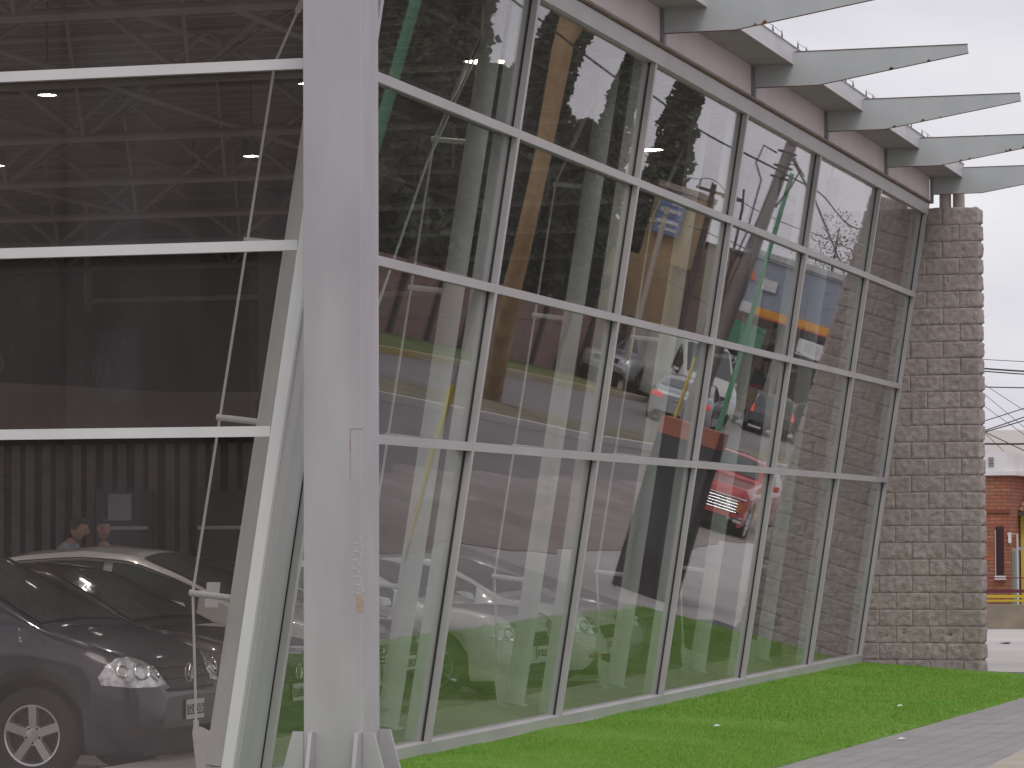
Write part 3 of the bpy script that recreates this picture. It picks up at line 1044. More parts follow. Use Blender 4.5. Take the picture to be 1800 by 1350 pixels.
# ------------------------------------------------------------------ cars
def smooth_interp(x, pts, win=.10):
    px = [p[0] for p in pts]; pz = [p[1] for p in pts]
    acc = 0
    ks = np.linspace(-1, 1, 41)
    wts = 1 - np.abs(ks) * .85
    for k, w in zip(ks, wts):
        acc = acc + w * np.interp(x + k * win, px, pz)
    return acc / wts.sum()
def body_grid(sp):
    L2 = sp['L'] / 2; Wd = sp['W'] / 2
    xf, xr = sp['wheels']; R = sp['rw'] + .055; rc = sp['rw']
    st = set(np.linspace(-L2, L2, 70).tolist())
    for xw in (xf, xr):
        for k in np.linspace(-1, 1, 19):
            st.add(xw + R * sin(k * pi / 2))
        st.add(xw - R - .004); st.add(xw + R + .004)
    for k in (.01, .03, .06, .1, .15):
        st.add(L2 - k); st.add(-L2 + k)
    st = np.array(sorted(st))
    rows = []
    for x in st:
        zt = float(smooth_interp(x, sp['top'], sp.get('win', .09)))
        zb = min(float(smooth_interp(x, sp['belt'])), zt - .035)
        df = (L2 - x) / sp.get('rf', .5); dr = (x + L2) / sp.get('rb', .4)
        pl = 1.0
        for d_, p0 in ((df, sp.get('pf', .62)), (dr, sp.get('pb', .74))):
            if d_ < 1:
                pl = min(pl, p0 + (1 - p0) * (1 - (1 - max(d_, 0)) ** 2.3) ** .6)
        w = Wd * pl
        sill = sp['sill']
        e = max(0, 1 - min(L2 - x, x + L2) / .14)
        zl = sill + .16 * e * e
        for xw in (xf, xr):
            dx = abs(x - xw)
            if dx < R:
                zl = max(zl, rc + sqrt(R * R - dx * dx))
        zl = min(zl, zb - .06)
        c = zt - zb
        t = min(1, max(0, (c - .05) / .3)); t = t * t * (3 - 2 * t)
        wb = w * .955
        wr = wb * (1 - t) * .93 + t * (wb - .05 - sp.get('tumble', .34) * c)
        h = zb - zl
        zm = max(zl + .02, min(zb - .03, sp['sill'] + .5 * (zb - sp['sill'])))
        half = [(w * .93, zl), (w * .985, zl + min(.05, h * .2)), (w, zl + (zm - zl) * .8), (w * .998, zb - .32 * (zb - zm) - .03), (w * .985, zb - .045), (wb, zb),
                (wb + (wr - wb) * .33, zb + c * .30), (wb + (wr - wb) * .72, zb + c * .68), (wr, zt - max(.045, .09 * c) * (.4 + .6 * t)), (wr * .86, zt - .026 * (.5 + t)), (wr * .5, zt - .008), (0, zt)]
        half = [(a, max(z, zl)) for a, z in half]
        rows.append(half)
    return st, rows
def make_car(label, cat, loc, rz, sp, pm, group=None, name='parked_car', plate=None, glass=None, emblem=False, rear_plate=None):
    T = thing(name, label, cat, loc, rz, group)
    st, rows = body_grid(sp)
    nh = len(rows[0])
    nvt = 2 * nh - 1
    vs = []
    for x, h in zip(st, rows):
        for (y, z) in h:
            vs.append((x, -y, z))
        for (y, z) in h[-2::-1]:
            vs.append((x, y, z))
    fs = []
    n = len(st)
    for i in range(n - 1):
        for j in range(nvt - 1):
            a = i * nvt + j
            fs.append((a, a + nvt, a + nvt + 1, a + 1))
    fs.append(tuple(range(nvt)))
    fs.append(tuple((n - 1) * nvt + j for j in range(nvt - 1, -1, -1)))
    mb = MB(); mb.add(vs, fs)
    body = mb.build('body', pm, T)
    for p in body.data.polygons[:-2]:
        p.use_smooth = True
    bvh = BVHTree.FromPolygons([Vector(v) for v in vs], fs)
    def patch(outline, to3, D, off, nm, m, par=T, rings=5, smooth=True):
        c0 = (sum(p[0] for p in outline) / len(outline), sum(p[1] for p in outline) / len(outline))
        # densify
        o2 = []
        for i in range(len(outline)):
            a = outline[i]; b_ = outline[(i + 1) % len(outline)]
            for k in range(4):
                o2.append((a[0] + (b_[0] - a[0]) * k / 4, a[1] + (b_[1] - a[1]) * k / 4))
        D = Vector(D).normalized()
        pts = []; last = None
        def hit(p):
            q = to3(p)
            r = bvh.ray_cast(Vector(q) - D * 2.5, D)
            return None if r[0] is None else r[0] - D * off
        cc = hit(c0)
        if cc is None:
            return None
        allp = [cc]
        for k in range(1, rings + 1):
            s_ = k / rings
            for p in o2:
                q = (c0[0] + (p[0] - c0[0]) * s_, c0[1] + (p[1] - c0[1]) * s_)
                h = hit(q)
                if h is None:
                    h = allp[-len(o2)] if k > 1 else cc
                allp.append(h)
        m_ = len(o2)
        f = [(0, 1 + i, 1 + (i + 1) % m_) for i in range(m_)]
        for k in range(rings - 1):
            for i in range(m_):
                a = 1 + k * m_ + i; b_ = 1 + k * m_ + (i + 1) % m_
                f.append((a, a + m_, b_ + m_, b_))
        mb = MB(); mb.add(allp, f)
        ob = mb.build(nm, m, par)
        if smooth:
            for p in ob.data.polygons:
                p.use_smooth = True
        return ob
    L2 = sp['L'] / 2; Wd = sp['W'] / 2
    F = lambda p: (L2, p[0], p[1])
    Rr = lambda p: (-L2, p[0], p[1])
    # glazing follows the body surface between stations
    def surf(x, v):
        i = int(np.clip(np.searchsorted(st, x) - 1, 0, n - 2))
        t = (x - st[i]) / (st[i + 1] - st[i])
        def pt(h, v):
            k = int(min(max(v, 0), nh - 1.001)); u = v - k
            return (h[k][0] * (1 - u) + h[k + 1][0] * u, h[k][1] * (1 - u) + h[k + 1][1] * u)
        a, b_ = pt(rows[i], v), pt(rows[i + 1], v)
        return (x, a[0] * (1 - t) + b_[0] * t, a[1] * (1 - t) + b_[1] * t)
    gm = glass or M['carglass']
    def strip(xa, xb, va, vb, side, nm, nx=14, nvv=5, m=gm, off=.006, taper=None):
        vs = []
        xs_ = [xa] + [q for q in st if xa + .012 < q < xb - .012] + [xb]
        nx = len(xs_) - 1
        for x in xs_:
            for j in range(nvv + 1):
                v = va + (vb - va) * j / nvv
                p = surf(x, v)
                out = Vector((0, 1, .35)).normalized() * off
                q = (p[0], p[1] + out.y, p[2] + out.z)
                vs.append((q[0], q[1] * side, q[2]))
        fs = []
        for i in range(nx):
            for j in range(nvv):
                a = i * (nvv + 1) + j
                f = (a, a + 1, a + nvv + 2, a + nvv + 1)
                fs.append(f if side > 0 else f[::-1])
        mb = MB(); mb.add(vs, fs)
        o = mb.build(nm, m, T)
        for p in o.data.polygons:
            p.use_smooth = True
        return o
    for (xa, xb) in sp['side_glass']:
        for sd_ in (1, -1):
            strip(xa, xb, 5.3, 7.45, sd_, 'side_window')
    for nm, key, out in (('windshield', 'ws', (.5, .8)), ('rear_window', 'rg', (-.5, .8))):
        if key in sp:
            xa, xb = sp[key]
            vs = []
            cols = [8.8, 9.1, 9.6, 10.2, 11, 10.2, 9.6, 9.1, 8.8]
            xs_ = [xa] + [q for q in st if xa + .012 < q < xb - .012] + [xb]
            nn = len(xs_)
            for x in xs_:
                for j, v in enumerate(cols):
                    p = surf(x, v); s_ = 1 if j < 4 else -1
                    vs.append((p[0] + out[0] * .012, p[1] * s_, p[2] + out[1] * .012))
            fs = [(i * 9 + j, i * 9 + j + 1, (i + 1) * 9 + j + 1, (i + 1) * 9 + j) for i in range(nn - 1) for j in range(8)]
            mb = MB(); mb.add(vs, fs)
            o = mb.build(nm, gm, T)
            for p in o.data.polygons:
                p.use_smooth = True
    # dark under-body
    mb = MB()
    mb.box(-L2 + .12, L2 - .12, -Wd * .66, Wd * .66, sp['sill'] - .02, sp['rw'] * 2 + .1)
    mb.build('underbody', M['black'], T)
    if sp.get('chrome_arch'):
        mb = MB()
        for sd_ in (1, -1):
            xa, xb = sp['side_glass'][0][0], sp['side_glass'][-1][1]
            pts = [surf(x, 7.62) for x in np.linspace(xa, xb, 24)]
            mb.tube([(p[0], (p[1] + .012) * sd_, p[2]) for p in pts], .011, 6)
        mb.build('window_trim', M['chrome'], T, True)
    # lights, grille, bumper details
    for sd_ in (1, -1):
        if 'light' in sp:
            ob = patch([(y * sd_, z) for y, z in sp['light']], F, (-1, 0, 0), .008, 'headlight', M['lens'])
            if ob:
                mb = MB()
                for (cy, cz, r) in sp.get('bulbs', []):
                    h = bvh.ray_cast(Vector((L2 + 1, cy * sd_, cz)), Vector((-1, 0, 0)))
                    if h[0]:
                        nrm = Vector(h[1]); nrm = -nrm if nrm.x < 0 else nrm
                        c = h[0] + nrm * .014
                        t1 = nrm.cross(EZ).normalized(); t2 = t1.cross(nrm)
                        mb.tube([c + t1 * cos(a) * r + t2 * sin(a) * r for a in np.linspace(0, 2 * pi, 25)], .006, 6, cap=False)
                mb.build('light_ring', M['chrome'], ob, True)
        if 'amber' in sp:
            patch([(y * sd_, z) for y, z in sp['amber']], F, (-1, 0, 0), .01, 'indicator', M['amber'], rings=2)
        if 'tail' in sp:
            patch([(y * sd_, z) for y, z in sp['tail']], Rr, (1, 0, 0), .008, 'tail_light', M['redlens'], rings=3)
        if 'fog' in sp:
            patch([(y * sd_, z) for y, z in sp['fog']], F, (-1, 0, 0), .006, 'fog_recess', M['black'], rings=3)
    if 'grille' in sp:
        g = patch(sp['grille'], F, (-1, 0, 0), .006, 'grille', M['black'], rings=5)
        mb = MB()
        zs = [p[1] for p in sp['grille']]; ymx = max(p[0] for p in sp['grille'])
        for z in np.linspace(min(zs) + .02, max(zs) - .02, sp.get('bars', 3)):
            pts = []
            for y in np.linspace(-ymx * .93, ymx * .93, 13):
                h = bvh.ray_cast(Vector((L2 + 1, y, z)), Vector((-1, 0, 0)))
                if h[0]:
                    pts.append(h[0] + Vector((.014, 0, 0)))
            if len(pts) > 2:
                mb.tube(pts, sp.get('barr', .006), 6)
        mb.build('grille_bar', sp.get('barmat', M['black']), g, True)
    if 'bumper' in sp:
        mb = MB()
        for z, r in sp['bumper']:
            pts = []
            for y in np.linspace(-Wd * .97, Wd * .97, 19):
                h = bvh.ray_cast(Vector((L2 + 1, y, z)), Vector((-1, 0, 0)))
                pts.append((h[0] if h[0] else Vector((L2 - .3, y, z))) + Vector((.03, 0, 0)))
            mb.tube(pts, r, 8)
        mb.build('bumper', sp.get('bumpermat', M['chrome']), T, True)
    if 'intake' in sp:
        patch(sp['intake'], F, (-1, 0, 0), .005, 'air_intake', M['black'], rings=4)
    # door seams and handles
    for sd_ in (1, -1):
        mb = MB()
        for xs_ in sp.get('seams', []):
            pts = []
            for z in np.linspace(sp['sill'] + .06, sp['beltz'] - .01, 8):
                h = bvh.ray_cast(Vector((xs_, sd_ * 3, z)), Vector((0, -sd_, 0)))
                if h[0]:
                    pts.append(h[0] + Vector((0, sd_ * .0005, 0)))
            if len(pts) > 2:
                mb.tube(pts, .004, 4)
        if mb.v:
            mb.build('door_seam', M['black'], T)
        mb = MB()
        mx_, mz_ = sp.get('mirror', (.75, .95))
        y_ = Wd * .93 * sd_
        mb.add([(mx_ + dx * .09, y_ + sd_ * (.02 + dy * .10), mz_ + dz * .065) for dx, dy, dz in ((-1, .1, -.8), (1, .1, -.6), (.5, 1.5, -.8), (-.9, 1.7, -.8), (-1, .1, .7), (.7, .1, .6), (.2, 1.5, .9), (-.9, 1.7, 1))],
               [(3, 2, 1, 0), (4, 5, 6, 7), (0, 1, 5, 4), (1, 2, 6, 5), (2, 3, 7, 6), (3, 0, 4, 7)])
        o = mb.build('mirror', pm, T)
        bvm = o.modifiers.new('b', 'BEVEL'); bvm.width = .02; bvm.segments = 3
    # wheels
    rw = sp['rw']; tw = sp.get('tw', .2); rr_ = sp.get('rim', rw * .66)
    wmesh = None
    for xw in sp['wheels']:
        for sd_ in (1, -1):
            if wmesh is None:
                wt = thing_part('wheel', T, (xw, sd_ * (Wd - tw / 2 - .015), rw), 0 if sd_ > 0 else pi)
                mb = MB()
                prof = [(rr_, -tw / 2 + .01), (rw - .035, -tw / 2), (rw - .012, -tw / 2 + .02), (rw, -tw / 2 + .05), (rw, tw / 2 - .05), (rw - .012, tw / 2 - .02), (rw - .035, tw / 2), (rr_ + .008, tw / 2 - .004), (rr_, tw / 2 - .02)]
                mb.lathe(prof, 48, 'y')
                ty = mb.build('tyre', M['tyre'], wt, True)
                mb = MB()
                o_ = tw / 2
                mb.lathe([(rr_, -.05), (rr_ - .012, o_ - .05), (rr_, o_ - .018), (rr_ - .006, o_ - .008), (rr_ - .018, o_ - .012), (rr_ - .028, o_ - .05)], 48, 'y')
                ns = sp.get('spokes', 5)
                for k in range(ns):
                    a = 2 * pi * k / ns + pi / 2
                    ca, sa = cos(a), sin(a)
                    def pt(r, s_, d):
                        return (ca * r - sa * s_, d, sa * r + ca * s_)
                    w1, w2 = (.034, .042) if ns <= 5 else (.014, .016)
                    r1, r2_ = .045, rr_ - .014
                    mb.hexa([pt(r1, -w1, o_ - .05), pt(r2_, -w2, o_ - .05), pt(r2_, w2, o_ - .05), pt(r1, w1, o_ - .05),
                             pt(r1, -w1 * .8, o_ - .022), pt(r2_, -w2 * .72, o_ - .012), pt(r2_, w2 * .72, o_ - .012), pt(r1, w1 * .8, o_ - .022)])
                mb.lathe([(.075, o_ - .05), (.07, o_ - .025), (.034, o_ - .02), (.030, o_ - .012), (.001, o_ - .010)], 24, 'y')
                rm = mb.build('rim', sp.get('rimmat', M['rim']), wt, True)
                mb = MB()
                mb.lathe([(rr_ - .02, o_ - .075), (.001, o_ - .075)], 32, 'y')
                for k in range(5):
                    a = 2 * pi * (k + .5) / 5 + pi / 2
                    mb.lathe([(.009, o_ - .03), (.009, o_ - .0205), (.001, o_ - .0205)], 10, 'y', (cos(a) * .052, 0, sin(a) * .052))
                dk = mb.build('wheel_disc', M['black'], wt)
                wmesh = (ty, rm, dk)
            else:
                wt = thing_part('wheel', T, (xw, sd_ * (Wd - tw / 2 - .015), rw), 0 if sd_ > 0 else pi)
                for q in wmesh:
                    c_ = q.copy(); COL.objects.link(c_); c_.parent = wt
    # number plate
    def nplate(xs_, z, txt, rzp, nm='number_plate'):
        t = thing_part(nm, T, (xs_, 0, z), rzp)
        mb = MB(); mb.box(-.004, .004, -.15, .15, -.066, .066)
        mb.build('plate_board', M['plate'], t)
        mb = MB(); mb.box(.0042, .0056, -.143, .143, -.036, .034)
        mb.build('plate_field', M['platedark'], t)
        text('plate_text', txt, .085, M['plate'], t, (.0062, 0, -.001), (pi / 2, 0, pi / 2), sx=.82, extr=.0006)
    if plate:
        h = bvh.ray_cast(Vector((L2 + 1, 0, sp['platez'])), Vector((-1, 0, 0)))
        nplate(h[0].x + .015, sp['platez'], plate, 0)
    if rear_plate:
        h = bvh.ray_cast(Vector((-L2 - 1, 0, .7)), Vector((1, 0, 0)))
        nplate(h[0].x - .015, .7, rear_plate, pi)
    if emblem:
        h = bvh.ray_cast(Vector((L2 + 1, 0, sp['emblemz'])), Vector((-1, 0, 0)))
        c = h[0] + Vector((.034, 0, 0))
        mb = MB()
        R_ = .066
        mb.tube([c + Vector((0, cos(a) * R_, sin(a) * R_)) for a in np.linspace(0, 2 * pi, 29)], .0045, 6, cap=False)
        def ln(*pp):
            mb.tube([c + Vector((.001, y * R_, z * R_)) for y, z in pp], .0036, 6)
        ln((-.36, .9), (0, .12), (.36, .9)); ln((-.85, .45), (-.38, -.82), (0, -.02), (.38, -.82), (.85, .45))
        mb.build('emblem', M['chrome'], T, True)
    return T
def thing_part(name, parent, loc, rz):
    o = bpy.data.objects.new(name, None)
    COL.objects.link(o)
    o.parent = parent
    o.location = loc
    o.rotation_euler = (0, 0, rz)
    return o

HATCH = dict(L=3.85, W=1.66, win=.08, rf=.62, pf=.56, rb=.35, pb=.78,
    top=[(-1.93, .80), (-1.90, .98), (-1.74, 1.28), (-1.62, 1.46), (-1.0, 1.53), (-.2, 1.54), (.22, 1.50), (.62, 1.29), (1.10, 1.03), (1.16, 1.00), (1.45, .93), (1.72, .83), (1.86, .72), (1.91, .58), (1.925, .50)],
    belt=[(-1.93, .86), (-1.5, 1.0), (0, .955), (1.0, .92), (1.5, .85), (1.8, .70), (1.925, .46)], beltz=.92,
    wheels=(1.10, -1.30), rw=.325, rim=.212, tw=.19, sill=.20, side_glass=[(-1.42, -.52), (-.42, .52)], ws=(.27, 1.08), rg=(-1.86, -1.62),
    light=[(.40, .62), (.42, .70), (.50, .765), (.60, .80), (.70, .79), (.755, .73), (.76, .635), (.70, .605), (.54, .605)], bulbs=[(.50, .675, .042), (.61, .695, .048), (.70, .70, .04)],
    grille=[(-.40, .755), (.40, .755), (.33, .62), (.22, .57), (-.22, .57), (-.33, .62)], bars=3, barr=.010,
    intake=[(-.42, .36), (.42, .36), (.36, .27), (-.36, .27)], fog=[(.50, .40), (.72, .42), (.70, .30), (.52, .29)],
    platez=.475, emblemz=.685, seams=[.68, -.46], mirror=(.62, .98), spokes=5)
HATCH['top'] = [(x, z * 1.045) for x, z in HATCH['top']]
HATCH['belt'] = [(x, z * 1.045) for x, z in HATCH['belt']]
HATCH['grille'] = [(y, z + .035) for y, z in HATCH['grille']]
HATCH['light'] = [(.38, .66), (.41, .75), (.50, .82), (.60, .855), (.70, .845), (.77, .79), (.795, .72), (.79, .665), (.70, .645), (.54, .645)]
HATCH['bulbs'] = [(.49, .725, .045), (.61, .745, .052), (.71, .75, .042)]
HATCH['emblemz'] = .72
HATCH2 = dict(HATCH, spokes=9)
SEDAN = dict(L=4.7, W=1.80, win=.10, rf=.7, pf=.5, rb=.5, pb=.66,
    top=[(-2.35, .78), (-2.30, .98), (-2.0, 1.05), (-1.75, 1.08), (-1.25, 1.30), (-.7, 1.43), (-.1, 1.47), (.35, 1.43), (.8, 1.26), (1.28, 1.02), (1.36, .985), (1.7, .93), (2.1, .82), (2.28, .68), (2.34, .52), (2.35, .46)],
    belt=[(-2.35, .82), (-1.9, .96), (0, .93), (1.3, .89), (2.0, .76), (2.35, .42)], beltz=.89,
    wheels=(1.42, -1.36), rw=.325, tw=.21, sill=.19, side_glass=[(-1.5, -.75), (-.68, .12), (.2, 1.0)], ws=(.42, 1.25), rg=(-1.72, -1.1),
    light=[(.42, .60), (.50, .71), (.66, .75), (.82, .73), (.86, .64), (.72, .59), (.56, .575)], bulbs=[(.56, .65, .045), (.70, .66, .05)],
    grille=[(-.34, .66), (.34, .66), (.28, .52), (-.28, .52)], bars=4, barr=.006, barmat=M['chrome'],
    intake=[(-.55, .38), (.55, .38), (.48, .25), (-.48, .25)], chrome_arch=True,
    platez=.45, emblemz=.60, seams=[1.08, .16, -.72], mirror=(.85, .98), spokes=9,
    tail=[(.45, .72), (.50, .86), (.80, .88), (.85, .72)])
SILV = dict(SEDAN, L=4.45, W=1.74, chrome_arch=False, win=.08, rf=.45, pf=.66,
    wheels=(1.37, -1.18),
    top=[(-2.22, .78), (-2.18, 1.0), (-1.9, 1.06), (-1.55, 1.10), (-1.1, 1.32), (-.6, 1.42), (.1, 1.45), (.4, 1.41), (.8, 1.22), (1.16, 1.0), (1.26, .97), (1.7, .92), (2.08, .83), (2.17, .70), (2.21, .56), (2.225, .48)],
    belt=[(-2.22, .85), (-1.8, .95), (0, .92), (1.3, .90), (2.0, .78), (2.22, .46)],
    light=[(.36, .60), (.42, .74), (.60, .77), (.74, .75), (.86, .67), (.80, .60), (.6, .57)], ws=(.45, 1.12), rg=(-1.5, -1.0), side_glass=[(-1.4, -.7), (-.62, .1), (.18, .92)],
    amber=[(.48, .36), (.70, .36), (.70, .32), (.48, .32)], fog=[(.42, .31), (.68, .31), (.64, .21), (.46, .21)], bars=3, barmat=M['black'])

navy = paint('navy_paint', (.012, .015, .03), .15, (.017, .020, .036))
blackp = paint('black_paint', (.022, .020, .020), .3)
bronze = paint('bronze_grey_paint', (.42, .41, .39), .1, (.46, .45, .43))
silverp = paint('silver_paint', (.62, .64, .64), .1, (.66, .68, .68))
greyp = paint('mid_grey_paint', (.22, .22, .23), .6)
FZ = -.18
ga = 'cars parked side by side in the showroom'
def place(nx, yy, rz, sp):
    # nose at (nx, yy) on the car's axis, rz = heading angle of the car's +x
    h = sp['L'] / 2
    return (nx - cos(rz) * h, yy - sin(rz) * h, FZ)
cars = [
 ('dark navy hatchback nearest the front glass with five-spoke alloy wheel', HATCH, navy, -1.20, 2.35, -.03, 'GLC 506', True),
 ('black car directly behind the dark navy hatchback', SILV, blackp, -1.50, 5.3, -.02, 'OTT 797', True),
 ('bronze grey sedan with chrome window arch behind the two dark cars', dict(SEDAN, big=1), bronze, -1.85, 8.2, -.02, 'LLM 201', True),
 ('black sedan between the bronze grey sedan and the nearer silver car', dict(SEDAN, chrome_arch=False), blackp, -2.45, 11.0, -.02, 'JAL 210', True),
 ('silver sedan with amber bumper light behind the second white column', SILV, silverp, -1.93, 13.75, -.05, 'GIL 478', False),
 ('second silver sedan farther back, its headlight beside the third white column', SILV, silverp, -1.9, 16.5, -.03, 'HRO 315', False),
 ('dark grey sedan farthest back in the showroom row', dict(SEDAN, chrome_arch=False), greyp, -2.2, 19.7, -.0, 'KDF 122', False),
]
for lb, sp, pm, nx, yy, rz, pt_, em in cars:
    ct = make_car(lb, 'car', place(nx, yy, rz, sp), rz, sp, pm, ga, plate=pt_, emblem=em)
    if sp.get('big'):
        ct.scale = (1.05, 1.0, 1.07)
# price cards in the car windows
for (x, y, z, lb) in ((-2.13, 5.45, 1.02, 'white price card standing inside the windscreen of the black car'), (-2.75, 8.25, .97, 'white price card on the bronze sedan dashboard')):
    mb = MB(); mb.box(-.055, .055, -.002, .002, -.10, .10)
    o = mb.build('price_card', M['paper']); o.location = (x, y - .35, z); o.rotation_euler = (-.25, 0, 0)
    tag(o, lb, 'card')
# cars up on the mezzanine
mezz = dict(HATCH, rim=.2)
hd = radians(77)
make_car('dark car up on the mezzanine at the left, its two alloy wheels showing', 'car', (-11.42 - .83 * .95, 23.0 + .83 * .22, 3.44), hd, mezz, blackp)

# street vehicles seen mirrored in the glass
redp = paint('faded_red_paint', (.50, .035, .035), .1, (.58, .06, .05))
CLASSIC = dict(L=4.6, W=1.78, win=.06, rf=.18, pf=.9, rb=.2, pb=.9, tumble=.22,
    top=[(-2.3, .80), (-2.27, 1.0), (-1.6, 1.03), (-1.3, 1.05), (-.95, 1.35), (-.6, 1.43), (.1, 1.44), (.25, 1.40), (.62, 1.10), (.70, 1.05), (1.6, .99), (2.2, .95), (2.27, .90), (2.3, .62)],
    belt=[(-2.3, .85), (-1.4, .93), (.6, .93), (2.2, .88), (2.3, .58)], beltz=.9,
    wheels=(1.45, -1.35), rw=.33, tw=.19, sill=.26, side_glass=[(-1.0, -.3), (-.22, .42)], ws=(.24, .62), rg=(-1.28, -.98),
    light=[(.52, .53), (.52, .71), (.70, .71), (.70, .53)], bulbs=[(.61, .62, .08)], amber=[(.73, .54), (.73, .71), (.83, .71), (.83, .54)],
    grille=[(-.80, .74), (.80, .74), (.80, .50), (-.80, .50)], bars=5, barr=.007, barmat=M['chrome'], bumper=[(.40, .055), (.77, .014)],
    platez=.50, emblemz=.7, seams=[.55, -.26], mirror=(.4, 1.0), spokes=11, rimmat=M['chrome'])
make_car('old red sedan with chrome grille parked by the kerb, mirrored in the lower glass', 'car', (6.25, 39.6, -.35), radians(-93), CLASSIC, redp, name='parked_car', plate='SJM 356')
sil2 = paint('street_silver_paint', (.42, .44, .46), .6)
make_car('silver sedan with lit red tail lights in the street beside the white van', 'car', (16.3, 77.6, -.36), radians(82), SEDAN, sil2, name='parked_car', rear_plate='FRT 208')
SUV = dict(L=4.5, W=1.78, win=.07, rf=.4, pf=.7, rb=.15, pb=.9, tumble=.2,
    top=[(-2.25, .75), (-2.2, 1.2), (-2.05, 1.68), (-1.5, 1.76), (.3, 1.74), (.6, 1.62), (1.1, 1.18), (1.2, 1.12), (1.9, 1.05), (2.15, .95), (2.25, .6)],
    belt=[(-2.25, 1.02), (0, 1.06), (1.2, 1.02), (2.1, .9), (2.25, .55)], beltz=1.0,
    wheels=(1.38, -1.35), rw=.36, tw=.22, sill=.34, side_glass=[(-2.0, -1.2), (-1.1, -.2), (-.1, .75)], ws=(.62, 1.1), rg=(-2.2, -2.08),
    light=[(.45, .78), (.45, .92), (.8, .92), (.82, .78)], grille=[(-.38, .92), (.38, .92), (.36, .76), (-.36, .76)], platez=.6, emblemz=.84,
    tail=[(.70, .85), (.72, 1.2), (.84, 1.2), (.86, .85)], bars=3, seams=[.8, -.15, -1.15], mirror=(.75, 1.12), spokes=6)
darkg = paint('dark_grey_paint', (.11, .11, .115), .3)
v1 = make_car('second dark estate 4x4 parked at the far right of the street group', 'car', (15.25, 91.6, -.36), radians(66), SUV, darkg, name='parked_car')
v2 = make_car('dark grey estate 4x4 seen from behind on the far side of the median', 'car', (16.9, 91.0, -.36), radians(66), SUV, darkg, name='parked_car')
v1.scale = v2.scale = (.84, .84, .82)
PICK = dict(SUV, L=5.1, W=1.85,
    top=[(-2.55, .80), (-2.52, 1.10), (-2.4, 1.12), (-.75, 1.12), (-.68, 1.70), (-.5, 1.80), (.3, 1.80), (.5, 1.72), (1.0, 1.22), (1.1, 1.15), (2.1, 1.08), (2.45, 1.0), (2.55, .62)],
    belt=[(-2.55, 1.02), (-1, 1.05), (1.1, 1.04), (2.4, .95), (2.55, .58)], wheels=(1.6, -1.6), rw=.38, side_glass=[(-.55, .0), (.08, .68)], ws=(.5, 1.0), rg=(-.74, -.66), seams=[.75, -.6])
make_car('silver grey pickup with roll bar parked in front of the ochre building', 'pickup truck', (20.6, 88.6, -.2), radians(-75), PICK, sil2, name='pickup_truck')
make_car('small red pickup parked under the blue-grey station canopy', 'pickup truck', (19.9, 100.4, -.26), radians(215), dict(PICK, L=4.8), redp, name='pickup_truck')
VAN = dict(L=5.6, W=2.0, win=.08, rf=.5, pf=.72, rb=.1, pb=.95, tumble=.10,
    top=[(-2.8, .8), (-2.78, 2.3), (-2.6, 2.5), (1.0, 2.52), (1.3, 2.42), (2.1, 1.45), (2.2, 1.36), (2.65, 1.12), (2.76, .9), (2.8, .6)],
    belt=[(-2.8, 1.1), (0, 1.3), (1.4, 1.25), (2.3, 1.1), (2.75, .8), (2.8, .5)], beltz=1.2,
    wheels=(1.85, -1.75), rw=.36, tw=.2, sill=.3, side_glass=[(1.15, 1.85)], ws=(1.35, 2.08),
    light=[(.5, .78), (.55, 1.0), (.85, 1.02), (.9, .8)], grille=[(-.4, .95), (.4, .95), (.36, .75), (-.36, .75)], platez=.55, emblemz=.86, seams=[1.9, .9, -.2], mirror=(1.8, 1.4), spokes=8)
make_car('white high-roof delivery van behind the leaning concrete pole', 'van', (18.9, 86.8, -.36), radians(-128), VAN, mat('van_white', (.62, .64, .60), .35, coat=.5), name='delivery_van')

